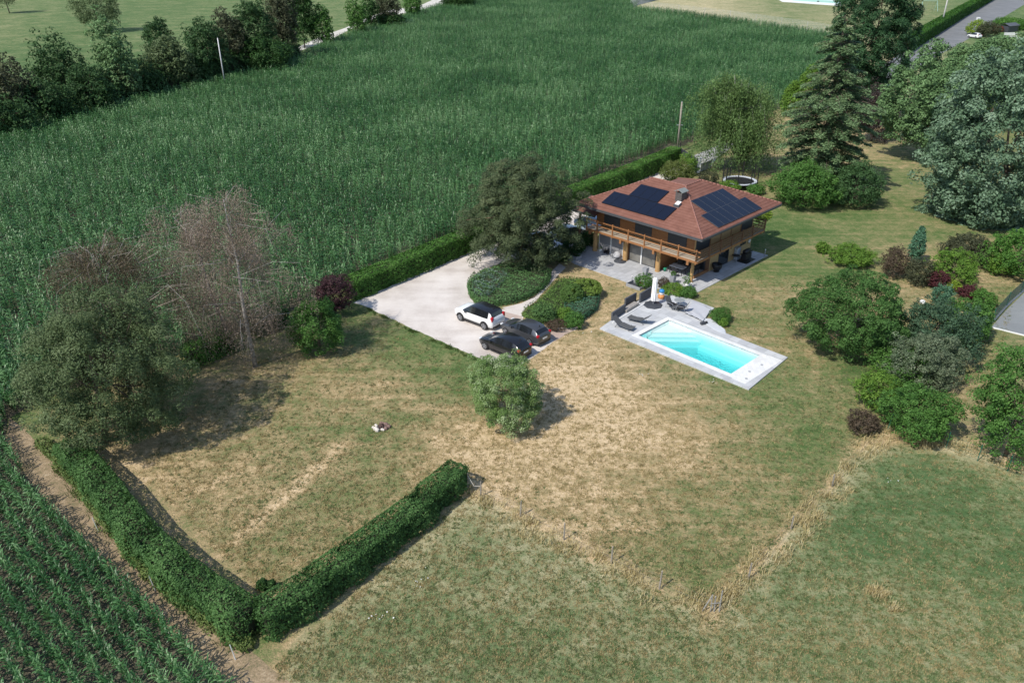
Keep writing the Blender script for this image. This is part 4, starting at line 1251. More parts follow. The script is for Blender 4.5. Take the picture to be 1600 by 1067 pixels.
# ===== far hedgerow and field trees, top left
hedge('thicket', 'dense undergrowth added for the dark shadow under the far hedgerow trees', GP([(-60, 212), (60, 186), (160, 168), (260, 142), (360, 117), (455, 95)]), 7.0, 4.2, L_HROW, 0.6, 1.0, seed=14, rough=1.0, round_=1.6, cat='undergrowth')  # undergrowth added to close gaps and give the hedgerow its shadowed foot
H_ = [  # x0 x1 yt yb base  mat label
 ((-30, 50, 96, 200), L_DULL, 'brownish thin tree at the left end of the hedgerow'),
 ((-40, 45, 150, 215), L_HROW, 'dark thicket at the left edge by the corn'),
 ((58, 132, 68, 170), L_HROW, 'round green tree third from the left in the hedgerow'),
 ((35, 105, 130, 196), L_HROW, 'low dark thicket below the round green tree'),
 ((100, 175, 110, 178), L_HROW, 'dark bushy thicket beside the round green tree'),
 ((150, 205, 45, 160), L_GREY, 'tall loose tree with gaps in its crown'),
 ((165, 215, 105, 160), L_OLIVE, 'pale bush at the foot of the loose tree'),
 ((195, 250, 100, 152), L_HROW, 'dark bush right of the pale bush'),
 ((230, 300, 60, 140), L_OLIVE, 'brownish green tree in the middle of the hedgerow'),
 ((225, 270, 30, 95), L_HROW, 'narrow dark tree rising behind the brownish one'),
 ((290, 350, 30, 125), L_HROW, 'green tree left of the white pole'),
 ((280, 330, 78, 132), L_HROW, 'dark bush in front of the tree by the pole'),
 ((335, 382, 18, 112), L_DULL, 'greyish bare topped tree behind the white pole'),
 ((372, 425, 0, 105), L_HROW, 'big green tree right of the white pole'),
 ((415, 462, -20, 92), L_DULL, 'grey leafless looking tree near the track'),
 ((375, 455, 60, 112), L_DGREEN, 'dark bush mass at the end of the hedgerow'),
 ((448, 492, -30, 72), L_DGREEN, 'dark ivy clad tree beside the white track'),
 ((488, 518, 10, 72), L_GREEN, 'narrow green tree standing on the track edge'),
 ((542, 572, 2, 54), L_GREEN, 'round green bush between the tracks'),
 ((568, 590, -4, 46), L_DGREEN, 'first of the dark cypress shaped trees'),
 ((588, 622, -14, 42), L_DULL, 'thin topped tree right of the cypress shaped one'),
 ((632, 660, -6, 26), L_GREEN, 'small round tree by the white track near the top edge'),
 ((590, 630, 22, 44), L_DGREEN, 'low dark bushes under the thin topped tree'),
 ((690, 740, -15, 12), L_DGREEN, 'low dark bushes along the track at the top edge'),
]
for k, (bx_, m_, l_) in enumerate(H_):
    bush('hedgerow_tree', l_, 'tree', bx_, m_, 0.45, 1.2, clump=0.18, rough=0.3, fill=0.45, seed=100 + k, group='trees of the far hedgerow', maxn=16000)
bush('field_tree', 'lone round tree in the far meadow at the top left', 'tree', (120, 177, -18, 38), L_OLIVE, 0.42, 0.8, base=(153, 50), clump=0.2, rough=0.25, maxn=14000)
bush('field_tree', 'lone tree cut by the top left corner of the photo', 'tree', (-14, 18, -40, 8), L_OLIVE, 0.42, 0.9, base=(15, 21), clump=0.2, rough=0.25, maxn=14000)
bush('pole_bush', 'pale small bush at the foot of the white pole', 'shrub', (336, 360, 106, 120), L_OLIVE, 0.3, 1.0, trunk=False)

# gardens across the road
bush('flower_hedge', 'yellow orange shrub at the driveway across the road', 'shrub', (1514, 1540, 34, 54), L_YELLOW, 0.3, 1.0, trunk=False)
bush('flower_hedge', 'dull green dome shrub across the road', 'shrub', (1530, 1562, 36, 58), L_DULL, 0.3, 1.0, trunk=False)
bush('flower_hedge', 'long fresh green shrub across the road', 'shrub', (1555, 1604, 30, 46), L_HEDGE, 0.3, 1.0, trunk=False)
bush('flower_hedge', 'small red flowering shrub across the road', 'shrub', (1553, 1568, 42, 50), lf('redfl', (0.10, 0.03, 0.02), (0.22, 0.06, 0.03), (0.35, 0.12, 0.05)), 0.25, 1.0, trunk=False)
# ------------------------------------------------------------------ the house.  local X runs along the right side (away), local Y along the front (to the left)
HO = (16.95, 66.94, 0)
HA = math.radians(45.2)
house = empty('house', HO, HA, 'two storey house with red tiled roof, wooden balcony and solar panels', 'house')
ZE = 5.3      # eaves
ZR = 7.5      # ridge
SL = (ZR - ZE) / 6.2
W_OR = wood_mat('wood_orange', (0.22, 0.095, 0.04), (0.40, 0.19, 0.075))
W_DK = wood_mat('wood_dark', (0.12, 0.065, 0.038), (0.20, 0.11, 0.062))
W_PALE = wood_mat('wood_pale', (0.40, 0.26, 0.12), (0.56, 0.39, 0.20))
W_GREY = wood_mat('wood_grey', (0.22, 0.20, 0.18), (0.38, 0.36, 0.33), (9, 1, 1))
SHUT = M('shutter', (0.055, 0.064, 0.078), 0.5, 0.1)
FASC = M('fascia_grey', (0.085, 0.09, 0.10), 0.5, 0.1)
GLASS = M('dark_glass', (0.02, 0.024, 0.028), 0.06, 0.1, spec=0.8)
WHITE = M('white_paint', (0.74, 0.74, 0.73), 0.5, 0.04)
PLAST = M('render_wall', (0.60, 0.56, 0.50), 0.8, 0.06)
GREYP = M('grey_metal', (0.30, 0.31, 0.33), 0.45, 0.08)
ANTH = M('anthracite', (0.05, 0.055, 0.065), 0.5, 0.1)
BLACK = M('black_plastic', (0.02, 0.02, 0.022), 0.45, 0.1)

def roof_mat(name, axis_, shade=1.0):
    """rows of profiled red tiles; the courses run along one axis"""
    m, nt, b = nt_mat(name)
    sp = nt.nodes.new('ShaderNodeSeparateXYZ'); nt.links.new(objco(nt), sp.inputs[0])
    across = sp.outputs[axis_]           # runs up the slope
    along = sp.outputs[1 - axis_]
    fr = math_n(nt, 'FRACT', math_n(nt, 'MULTIPLY', across, 1 / 0.36))
    w2 = math_n(nt, 'FRACT', math_n(nt, 'MULTIPLY', along, 1 / 0.30))
    co = objco(nt)
    n = noise(nt, 1.1, 5, 0.65, co)
    n2 = noise(nt, 16, 3, 0.6, co)
    s = math_n(nt, 'MULTIPLY_ADD', n2, 0.35, math_n(nt, 'MULTIPLY', n, 0.7))
    r = ramp(nt, [(0.25, (0.115, 0.052, 0.038)), (0.5, (0.182, 0.081, 0.058)), (0.75, (0.245, 0.12, 0.088))], s)
    nt.links.new(r.outputs[0], b.inputs['Base Color'])
    b.inputs['Roughness'].default_value = 0.7
    b.inputs['Specular IOR Level'].default_value = 0.25
    h1 = math_n(nt, 'SINE', math_n(nt, 'MULTIPLY', w2, 6.283))
    hh = math_n(nt, 'MULTIPLY_ADD', h1, 0.15, fr)
    bump(nt, b, hh, 0.55, 0.05)
    MATS[name] = m
    return m
RT_F = roof_mat('roof_tile_front', 0)
RT_S = roof_mat('roof_tile_side', 1)

def hz(v, u):
    """height of the roof skin over (v,u)"""
    a = min(v, 12.4 - v, 6.2) * SL
    return ZE + a
# polygons as (v,u,z) in local X,Y
R1 = (6.2, 10.1, ZR); R2 = (6.2, 6.2, ZR); R3 = (9.0, 6.2, ZR)
F0 = (0, 0, ZE); A0 = (0, 14.8, ZE); B0 = (12.4, 14.8, ZE); I0 = (12.4, 12.4, ZE); G0 = (14.35, 12.4, ZE); C0 = (14.35, 0, ZE)
def tiled(poly, mat, k, name='roof_slope', rows_axis=0):
    """one roof slope; stepped tile courses as real overlaps"""
    mb = MB()
    n = len(poly)
    # outward slab 6 cm thick
    vs = [(p[0], p[1], p[2] - 0.07) for p in poly] + [tuple(p) for p in poly]
    fs = [tuple(range(n))[::-1], tuple(range(n, 2 * n))] + [(i, (i + 1) % n, (i + 1) % n + n, i + n) for i in range(n)]
    mb.add(vs, fs)
    o = mb.build(name, mat, house)
    bm_fix(o)
    return o
import bmesh
def bm_fix(o):
    bm = bmesh.new(); bm.from_mesh(o.data)
    bmesh.ops.recalc_face_normals(bm, faces=bm.faces)
    bm.to_mesh(o.data); bm.free()
roof = MB()
allp = [[F0, A0, R1, R2], [F0, R2, R3, C0], [A0, B0, R1], [B0, I0, R2, R1], [I0, G0, R3, R2], [G0, C0, R3]]
tiled(allp[0], RT_F, 0)
tiled(allp[1], RT_S, 1)
tiled(allp[2], RT_S, 1)
tiled(allp[3], RT_F, 0)
tiled(allp[4], RT_S, 1)
tiled(allp[5], RT_F, 0)
# stepped courses: thin raised lips running along each visible slope
def courses(a0, a1, b0, b1, axis_, name, mat, step=0.36):
    """a0-a1 eave edge, b0-b1 top edge"""
    mb = MB()
    a0, a1, b0, b1 = map(Vector, (a0, a1, b0, b1))
    run = 6.2
    k = 1
    while k * step < run - 0.1:
        t = k * step / run
        p = a0.lerp(b0, t); q = a1.lerp(b1, t)
        mb.bar(p + Vector((0, 0, 0.006)), q + Vector((0, 0, 0.006)), 0.05, 0.028)
        k += 1
    return mb.build(name, mat, house)
courses(F0, A0, R2, R1, 0, 'tile_courses', RT_F)
courses(F0, C0, R2, R3, 1, 'tile_courses', RT_S)
# ridge and hip tiles
rd = MB()
for a, b in ((F0, R2), (A0, R1), (R1, R2), (R2, R3), (R3, C0), (B0, R1), (G0, R3)):
    a = Vector(a); b = Vector(b)
    n_ = max(4, int((b - a).length / 0.4))
    for i in range(n_):
        p = a.lerp(b, i / n_); q = a.lerp(b, (i + 1.0) / n_)
        rd.tube([p + Vector((0, 0, .01)), q + Vector((0, 0, .02))], [0.085, 0.075], 6)
rd.build('ridge_tiles', M('ridge_tile', (0.27, 0.125, 0.095), 0.7, 0.15, 4), house, True)
fa = MB()
for a, b in ((F0, A0), (A0, B0), (B0, I0), (I0, G0), (G0, C0), (C0, F0)):
    a = Vector(a) - Vector((0, 0, 0.17)); b = Vector(b) - Vector((0, 0, 0.17))
    fa.bar(a, b, 0.06, 0.22)
    fa.bar(a + Vector((0, 0, .09)) , b + Vector((0, 0, .09)), 0.15, 0.06)
fa.build('fascia', FASC, house)
so = MB()
so.box(0.04, 14.3, 0.04, 12.36, ZE - 0.30, ZE - 0.27); so.box(0.04, 12.36, 12.37, 14.76, ZE - 0.30, ZE - 0.27)
so.build('soffit', W_DK, house)
# lower lean-to roof at the left end
LR = [(1.15, 16.1, 4.0), (1.15, 13.15, 4.0), (3.9, 13.15, 4.9), (3.9, 16.1, 4.9)]
mbl = MB(); mbl.slab(LR, -0.07); mbl.slab([(3.9, 16.1, 4.9), (3.9, 13.95, 4.9), (6.65, 13.95, 4.0), (6.65, 16.1, 4.0)], -0.07); o = mbl.build('lower_roof', RT_F, house); bm_fix(o)
mbl = MB(); mbl.bar((1.12, 16.13, 3.9), (1.12, 13.15, 3.9), 0.05, 0.2); mbl.bar((1.15, 16.13, 3.9), (3.9, 16.13, 4.8), 0.05, 0.2); mbl.bar((3.9, 16.13, 4.8), (6.65, 16.13, 3.9), 0.05, 0.2)
mbl.build('fascia', FASC, house)
for vv in (1.7, 6.2):
    MB().box(vv - .09, vv + .09, 15.5, 15.68, 0, 4.0).build('post', wood_mat('wood_red', (0.20, 0.06, 0.035), (0.30, 0.10, 0.06)), house)

# walls
gw = MB(); gw.prism([(2.2, 13.4), (2.2, 5.75), (5.2, 5.75), (5.2, 1.95), (12.9, 1.95), (12.9, 11.0), (10.9, 11.0), (10.9, 13.4)], 0.02, 2.62)
gw.build('ground_floor_wall', W_PALE, house)
uw = MB(); uw.prism([(2.3, 13.9), (2.3, 2.0), (12.9, 2.0), (12.9, 11.2), (11.0, 11.2), (11.0, 13.9)], 2.72, ZE - 0.3)
uw.build('upper_floor_wall', W_PALE, house)
# planked cladding of the upper front: boards between the shutters
def boards(u0, u1, z0, z1, v, mat, name='cladding', step=0.16, proud=0.03):
    mb = MB(); u = u0
    while u < u1 - 0.01:
        e = min(u + step - 0.015, u1)
        mb.box(v - proud, v + 0.005, u, e, z0, z1); u += step
    return mb.build(name, mat, house)
for (a, b) in ((2.1, 2.95), (5.1, 6.95), (9.0, 10.85), (12.9, 13.85)):
    boards(a, b, 2.76, 4.95, 2.3, W_OR)
for (a, b) in ((5.85, 6.15), (9.45, 10.05)):
    boards(a, b, 0.05, 2.5, 2.2, W_OR)
# upper front windows: roller shutters part way down in dark frames
def front_window(u0, u1, z0, z1, v, kind='shutter', split=True):
    f = MB()
    t = 0.07
    f.box(v - 0.05, v, u0, u0 + t, z0, z1); f.box(v - 0.05, v, u1 - t, u1, z0, z1)
    f.box(v - 0.05, v, u0 + t, u1 - t, z1 - t, z1); f.box(v - 0.05, v, u0 + t, u1 - t, z0, z0 + t)
    if split: f.box(v - 0.045, v, (u0 + u1) / 2 - .03, (u0 + u1) / 2 + .03, z0 + t, z1 - t)
    w = f.build('window', ANTH if kind != 'white' else WHITE, house)
    g = MB(); g.box(v - 0.02, v - 0.002, u0 + t, u1 - t, z0 + t, z1 - t); g.build('pane', GLASS, w)
    if kind == 'shutter':
        s = MB(); z = z0 + 0.30
        while z < z1 - t - 0.02:
            s.box(v - 0.040, v - 0.024, u0 + t, u1 - t, z, min(z + 0.052, z1 - t)); z += 0.058
        s.build('roller_shutter', SHUT, w)
    return w
for a, b in ((2.97, 5.08), (6.97, 8.98), (10.87, 12.88)):
    front_window(a, b, 2.80, 4.92, 2.295, 'shutter', False)
# ground floor front
def lit_panel(u0, u1):
    f = MB(); v = 2.195
    t = 0.06
    f.box(v - 0.06, v, u0, u0 + t, 0.05, 2.45); f.box(v - 0.06, v, u1 - t, u1, 0.05, 2.45); f.box(v - 0.06, v, u0 + t, u1 - t, 2.45 - t, 2.45); f.box(v - 0.06, v, u0 + t, u1 - t, 0.05, 0.05 + t)
    w = f.build('shutter_door', WHITE, house)
    s = MB(); z = 0.12
    while z < 2.38:
        s.box(v - 0.045, v - 0.01, u0 + t, u1 - t, z, min(z + 0.075, 2.39)); z += 0.08
    s.build('roller_shutter', M('shutter_grey', (0.24, 0.24, 0.25), 0.5, 0.06), w)
lit_panel(10.2, 11.73); lit_panel(11.77, 13.3)
def slide_door(u0, u1):
    v = 2.195; t = 0.07
    f = MB(); f.box(v - 0.06, v, u0, u0 + t, 0.05, 2.45); f.box(v - 0.06, v, u1 - t, u1, 0.05, 2.45); f.box(v - 0.06, v, u0 + t, u1 - t, 2.38, 2.45); f.box(v - 0.06, v, u0 + t, u1 - t, 0.05, 0.11)
    w = f.build('sliding_door', ANTH, house)
    MB().box(v - 0.03, v - 0.01, u0 + t, u1 - t, 0.11, 2.38).build('pane', M('glass_reflection', (0.17, 0.165, 0.15), 0.12, 0.3, 0.8, spec=0.7), w)  # pale mottled pane colour stands in for light reflected in the glass
slide_door(6.2, 7.82); slide_door(7.88, 9.4)
MB().box(2.06, 2.13, 7.78, 7.92, 0.02, 2.3).build('door_post', WHITE, house)
# right side
def side_window(v0, v1, z0, z1, u, mat=GLASS, name='window', t=0.07):
    f = MB(); f.box(v0, v0 + t, u - 0.05, u, z0, z1); f.box(v1 - t, v1, u - 0.05, u, z0, z1); f.box(v0 + t, v1 - t, u - 0.05, u, z1 - t, z1); f.box(v0 + t, v1 - t, u - 0.05, u, z0, z0 + t)
    w = f.build(name, ANTH, house)
    MB().box(v0 + t, v1 - t, u - 0.025, u - 0.004, z0 + t, z1 - t).build('pane', mat, w)
side_window(2.4, 4.7, 2.8, 4.9, 1.995, SHUT)
side_window(10.5, 12.6, 2.8, 4.9, 1.995, SHUT)
side_window(6.7, 8.55, 0.05, 2.3, 1.945, name='glass_door')
side_window(10.75, 11.75, 1.2, 2.0, 1.945)
sb = MB()
v = 4.75
while v < 10.4:
    sb.box(v, v + 0.19, 1.965, 2.003, 2.76, 4.95); v += 0.205
sb.build('cladding', W_PALE, house)
sb = MB()
for zz in (2.76, 3.9, 4.92): sb.box(4.75, 10.45, 1.93, 1.964, zz, zz + 0.1)
for vv in (4.75, 6.6, 8.5, 10.35): sb.box(vv, vv + 0.1, 1.925, 1.96, 2.8, 4.95)
sb.build('wall_battens', W_OR, house)
# covered recess at the front right corner: back wall trim and beam
MB().box(2.3, 5.1, 5.69, 5.745, 0.05, 2.6).build('cladding', W_OR, house)
side_window(2.5, 4.9, 2.0, 2.05, 5.68)
rb = MB(); rb.box(5.13, 5.19, 2.0, 5.7, 0.02, 2.6); rb.build('cladding', W_DK, house)
f = MB(); f.box(5.05, 5.12, 2.4, 4.9, 0.1, 2.3); w = f.build('window', ANTH, house); MB().box(5.03, 5.048, 2.5, 4.8, 0.2, 2.2).build('pane', GLASS, w)
MB().box(2.6, 5.0, 1.98, 2.12, 0.05, 0.32).build('sill_beam', W_OR, house)
# columns with capitals and cantilever beams
for k, u in enumerate((1.72, 5.58, 9.56, 13.47)):
    c = MB()
    if k == 0:
        c.box(1.64, 1.86, u - .11, u + .11, 0.03, 2.30)
        c.box(1.60, 1.90, u - .15, u + .15, 0.03, 0.10)
    else:
        c.tube([(1.75, u, 0.03), (1.75, u, 2.32)], [0.24, 0.21], 12)
        c.tube([(1.75, u, 0.03), (1.75, u, 0.12)], 0.27, 12)
    c.build('column', wood_mat('wood_log', (0.34, 0.19, 0.07), (0.55, 0.35, 0.15), (5, 5, 1)), house)
    b = MB(); b.box(0.72, 2.19, u - .12, u + .12, 2.26, 2.48)
    b.box(0.72, 0.8, u - .12, u + .12, 2.10, 2.26)
    b.build('balcony_beam', W_OR, house)
for vv in (5.6, 9.2, 12.6):
    MB().box(vv - .1, vv + .1, 0.75, 1.94, 2.3, 2.5).build('balcony_beam', W_DK, house)
# balcony
bal = MB()
for i in range(9):      # planks along the front
    bal.box(0.92 + i * 0.152, 0.92 + i * 0.152 + 0.145, 0.80, 14.1, 2.555, 2.60)
for i in range(8):
    bal.box(2.30, 13.1, 0.80 + i * 0.152, 0.80 + i * 0.152 + 0.145, 2.556, 2.601)
bo = bal.build('balcony_floor', wood_mat('deck', (0.36, 0.30, 0.23), (0.52, 0.45, 0.36), (6, 1, 1)), house)
ed = MB(); ed.box(0.86, 0.915, 0.74, 14.12, 2.42, 2.62); ed.box(0.92, 13.12, 0.735, 0.79, 2.42, 2.62); ed.box(13.12, 13.17, 0.79, 1.95, 2.42, 2.62); ed.box(0.92, 2.3, 14.105, 14.15, 2.42, 2.62)
ed.build('balcony_edge', W_OR, house)
jo = MB()
for i in range(20): jo.box(0.95, 2.25, 1.0 + i * 0.67, 1.07 + i * 0.67, 2.40, 2.55)
jo.build('joists', W_DK, house)
rl = MB()
for z0, z1 in ((3.52, 3.62), (3.10, 3.19)):
    rl.box(0.90, 0.935, 0.55, 14.35, z0, z1)
for z0, z1 in ((3.50, 3.62),):
    rl.box(0.86, 0.90, 0.75, 14.15, z1, z1 + 0.035)
fr_ = rl.build('front_railing', W_OR, house)
for u in (0.95, 2.9, 4.85, 6.8, 8.75, 10.7, 12.65, 14.0):
    MB().box(0.84, 0.95, u - .055, u + .055, 2.3, 3.74).build('railing_post', W_OR, fr_)
rr = MB()
for z0, z1 in ((3.50, 3.62), (3.24, 3.40), (3.0, 3.16), (2.76, 2.92)):
    rr.box(0.55, 13.35, 0.80, 0.835, z0, z1)
rs_ = rr.build('side_railing', W_DK, house)  # darker wood than the front: shade of this side put into the colour
for v in (2.9, 4.85, 6.8, 8.75, 10.7, 13.05):
    MB().box(v - .055, v + .055, 0.72, 0.84, 2.3, 3.74).build('railing_post', W_DK, rs_)
er = MB()
for z0, z1 in ((3.50, 3.62), (3.2, 3.3), (2.9, 3.0)):
    er.box(13.08, 13.115, 0.84, 2.3, z0, z1)
er.build('end_railing', W_DK, house)
# solar panels, each a part of the roof
PV = M('solar_cell', (0.006, 0.008, 0.018), 0.12, 0.1, spec=0.6)
PVF = M('panel_frame', (0.10, 0.105, 0.12), 0.45, 0.05)
PVB = M('panel_frame_black', (0.015, 0.016, 0.02), 0.4, 0.05)
def panel_front(u0, w, s0, s1, fr=PVB):
    """s0,s1 horizontal distance from the eave"""
    def q(v, u, h): return (v - h * 0.33, u, ZE + v * SL + h)
    mb = MB(); h0, h1 = 0.06, 0.10
    c = [(s0, u0 + .008), (s0, u0 + w - .008), (s1, u0 + w - .008), (s1, u0 + .008)]
    vs = [q(*p, h0) for p in c] + [q(*p, h1) for p in c]
    mb.add(vs, [(0, 1, 2, 3), (7, 6, 5, 4), (0, 4, 5, 1), (1, 5, 6, 2), (2, 6, 7, 3), (3, 7, 4, 0)])
    o = mb.build('solar_panel', fr, house); bm_fix(o)
    mb = MB(); e = 0.022
    c = [(s0 + e, u0 + e), (s0 + e, u0 + w - e), (s1 - e, u0 + w - e), (s1 - e, u0 + e)]
    vs = [q(*p, h1 - .01) for p in c] + [q(*p, h1 + .006) for p in c]
    mb.add(vs, [(0, 1, 2, 3), (7, 6, 5, 4), (0, 4, 5, 1), (1, 5, 6, 2), (2, 6, 7, 3), (3, 7, 4, 0)])
    o2 = mb.build('cell_glass', PV, o); bm_fix(o2)
def panel_side(v0, w, s0, s1):
    def q(v, u, h): return (v, u - h * 0.33, ZE + u * SL + h)
    mb = MB(); h0, h1 = 0.06, 0.10
    c = [(v0 + .008, s0), (v0 + w - .008, s0), (v0 + w - .008, s1), (v0 + .008, s1)]
    vs = [q(*p, h0) for p in c] + [q(*p, h1) for p in c]
    mb.add(vs, [(0, 1, 2, 3), (7, 6, 5, 4), (0, 4, 5, 1), (1, 5, 6, 2), (2, 6, 7, 3), (3, 7, 4, 0)])
    o = mb.build('solar_panel', PVF, house); bm_fix(o)
    mb = MB(); e = 0.024
    c = [(v0 + e, s0 + .012), (v0 + w - e, s0 + .012), (v0 + w - e, s1 - .012), (v0 + e, s1 - .012)]
    vs = [q(*p, h1 - .01) for p in c] + [q(*p, h1 + .006) for p in c]
    mb.add(vs, [(0, 1, 2, 3), (7, 6, 5, 4), (0, 4, 5, 1), (1, 5, 6, 2), (2, 6, 7, 3), (3, 7, 4, 0)])
    o2 = mb.build('cell_glass', PV, o); bm_fix(o2)
for i in range(7): panel_front(4.75 + i * 1.07, 1.07, 0.85, 2.83)
for i in range(3): panel_front(7.05 + i * 1.13, 1.13, 2.87, 4.80)
for i in range(7): panel_side(3.10 + i * 1.12, 1.12, 0.35, 2.30)
for i in range(5): panel_side(4.22 + i * 1.12, 1.12, 2.305, 4.25)
# chimney with little tiled cap and a bright flue cowl
ch = MB(); ch.box(3.8, 4.65, 5.0, 5.7, 6.3, 7.5); cho = ch.build('chimney', M('chimney_brick', (0.10, 0.09, 0.085), 0.8, 0.3, 8), house)
cp = MB()
cp.slab([(3.7, 4.85, 7.58), (4.75, 4.85, 7.58), (4.75, 5.35, 7.80), (3.7, 5.35, 7.80)], 0.05)
cp.slab([(3.7, 5.35, 7.80), (4.75, 5.35, 7.80), (4.75, 5.85, 7.58), (3.7, 5.85, 7.58)], 0.05)
for a in (3.85, 4.58):
    for b in (5.05, 5.64): cp.box(a - .04, a + .05, b - .04, b + .04, 7.5, 7.62)
cp.build('chimney_cap', M('cap_slate', (0.20, 0.22, 0.21), 0.6, 0.2, 6), cho)
fl = MB(); fl.slab([(3.05, 4.75, 6.62), (3.5, 4.75, 6.80), (3.5, 5.2, 6.80), (3.05, 5.2, 6.62)], 0.05)
fl.build('roof_hatch', WHITE, house)
fl = MB(); fl.box(3.0, 3.6, 4.7, 5.3, 6.2, 6.6); fl.build('hatch_curb', FASC, house)

# ------------------------------------------------------------------ patio
def H2W(v, u, z=0.0):
    c, s = math.cos(HA), math.sin(HA)
    return (HO[0] + v * c - u * s, HO[1] + v * s + u * c, z)
PATIO = [(-2.5, 5.3), (-2.5, 12.6), (-1.9, 14.6), (0.9, 15.0), (2.3, 15.0), (2.3, 5.5), (5.3, 5.5), (5.3, 2.1), (13.2, 2.1), (13.2, 0.0), (0.35, 0.0), (-1.1, 2.4), (-2.2, 3.9), (-3.2, 4.4), (-3.2, 5.0)]
TILE = tile_mat('patio_tile', (0.40, 0.41, 0.43), (0.50, 0.51, 0.53), (0.26, 0.26, 0.27), 0.9, 0.6, HA, gap=0.012)
tag(MB().prism([H2W(*p)[:2] for p in PATIO], 0.0, 0.05).build('patio', TILE), kind='structure')

def at_house(name, v, u, label, cat, rz=0.0, z=0.05, group=None):
    w = H2W(v, u, z)
    return empty(name, w, HA + rz, label, cat, group)

def bollard(v, u, label, z=0.05, xy=None):
    e = at_house('bollard_light', v, u, label, 'garden light', z=z, group='short grey bollard lights') if xy is None else empty('bollard_light', (xy[0], xy[1], z), 0, label, 'garden light', 'short grey bollard lights')
    MB().tube([(0, 0, 0), (0, 0, 0.62)], 0.05, 10).build('post', GREYP, e, True)
    MB().tube([(0, 0, 0.625), (0, 0, 0.74)], 0.058, 10).build('lamp_head', WHITE, e, True)
    return e
bollard(-2.35, 5.6, 'grey bollard light on the front edge of the patio')
bollard(12.75, 0.15, 'grey bollard light at the far right corner of the patio')
bollard(0.25, 0.75, 'grey bollard light beside the white urn at the right patio corner')

def planter(v, u, label, plantm, hp=0.35):
    e = at_house('tall_planter', v, u, label, 'planter', group='tall grey planters on the patio')
    m = MB(); a, b = 0.17, 0.24
    vs = [(-a, -a, 0), (a, -a, 0), (a, a, 0), (-a, a, 0), (-b, -b, .85), (b, -b, .85), (b, b, .85), (-b, b, .85)]
    m.add(vs, [(3, 2, 1, 0), (4, 5, 6, 7), (0, 1, 5, 4), (1, 2, 6, 5), (2, 3, 7, 6), (3, 0, 4, 7)])
    m.build('pot', GREYP, e)
    rng = np.random.default_rng(int(v * 10 + u * 7) % 99)
    if plantm:
        p, n, vv, C, cr = crown_points((0, 0, 0.85 + hp * .7), .27, hp, 26, 26, rng, 0.3, 0.4, -0.6)
        leaves('plant', p, n, 0.07, vv, plantm, e, 0.5, rng)
    return e
planter(0.2, 2.75, 'tall grey planter with a small round plant by the patio table', L_GREEN, 0.25)
planter(0.0, 5.75, 'empty tall grey planter beside the third column', None)
# terrace table with two chairs under the balcony
t = at_house('garden_table', 2.7, 3.9, 'small grey table with a white top in the shade of the balcony', 'table')
MB().box(-.4, .4, -.75, .75, .70, .74).build('tabletop', M('table_top', (0.55, 0.56, 0.58), 0.4, 0.05), t)
for a in (-.33, .33):
    for b in (-.68, .68): MB().box(a - .025, a + .025, b - .025, b + .025, 0, .70).build('leg', BLACK, t)
def gchair(v, u, label, rz, mat=BLACK):
    e = at_house('garden_chair', v, u, label, 'chair', rz, group='dark chairs on the patio')
    MB().box(-.24, .24, -.24, .24, .42, .46).build('seat', mat, e, bevel=0.01)
    s = MB(); s.box(-.26, -.22, -.24, .24, .50, .92); s.build('backrest', mat, e, bevel=0.01)
    for a in (-.22, .22):
        for b in (-.22, .22): MB().box(a - .018, a + .018, b - .018, b + .018, 0, .42).build('leg', mat, e)
    return e
gchair(3.5, 3.6, 'dark chair behind the white topped table', math.pi)
gchair(3.5, 4.4, 'dark chair behind the left end of the white topped table', math.pi)
gchair(1.9, 3.6, 'dark chair in front of the white topped table', 0)
gchair(3.9, 2.7, 'dark chair beside the wooden sill under the balcony', 1.2)
# round black egg chair at the right wall
e = at_house('round_chair', 5.75, 1.45, 'round black basket chair against the right wall', 'chair')
MB().lathe([(0.05, .12), (.32, .22), (.46, .48), (.50, .80), (.47, .82), (.42, .5), (.28, .28), (.04, .2)], 18).build('basket', BLACK, e, True)
MB().lathe([(.30, 0), (.30, .04), (.05, .05), (.05, .14)], 16).build('foot', BLACK, e, True)
e = at_house('grill', 10.4, 0.95, 'black covered barbecue grill on a dark mat, right patio', 'barbecue')
MB().box(-.95, .95, -.62, .55, 0, .02).build('mat', BLACK, e)
MB().box(-.55, .55, -.28, .28, .12, .78).build('cabinet', BLACK, e, bevel=0.03)
MB().tube([(-.42, 0, .95), (.42, 0, .95)], .26, 14).build('lid', BLACK, e, True)
MB().box(.56, .85, -.22, .22, .80, .84).build('side_shelf', BLACK, e)
MB().box(-.85, -.56, -.22, .22, .80, .84).build('side_shelf', BLACK, e)
e = at_house('side_table', 9.2, 1.45, 'small dark round table beside the grill', 'table')
MB().lathe([(.38, .68), (.38, .72)], 18).build('tabletop', BLACK, e)
for k in range(3):
    MB().bar((.05 * math.cos(k * 2.1), .05 * math.sin(k * 2.1), .68), (.26 * math.cos(k * 2.1), .26 * math.sin(k * 2.1), 0), .03).build('leg', GREYP, e)
e = at_house('wall_box', 9.95, 1.75, 'pale standing cabinet against the right wall', 'cabinet')
MB().box(-.32, .32, -.18, .17, 0.05, 1.25).build('body', M('pale_blue_box', (0.38, 0.42, 0.48), 0.6, 0.1), e, bevel=0.02)
MB().box(-.36, .36, -.2, .19, 1.25, 1.30).build('lid', GREYP, e)
e = at_house('wall_clock', 12.4, 1.915, 'round pale dish hung on the right wall end', 'wall ornament', z=1.3)
MB().tube([(0, 0, 0), (0, -.06, 0)], .28, 20).build('dial', M('dial', (0.45, 0.38, 0.28), 0.6, 0.1), e, True)
MB().tube([(0, -.065, 0), (0, -.08, 0)], .2, 20).build('face', WHITE, e, True)
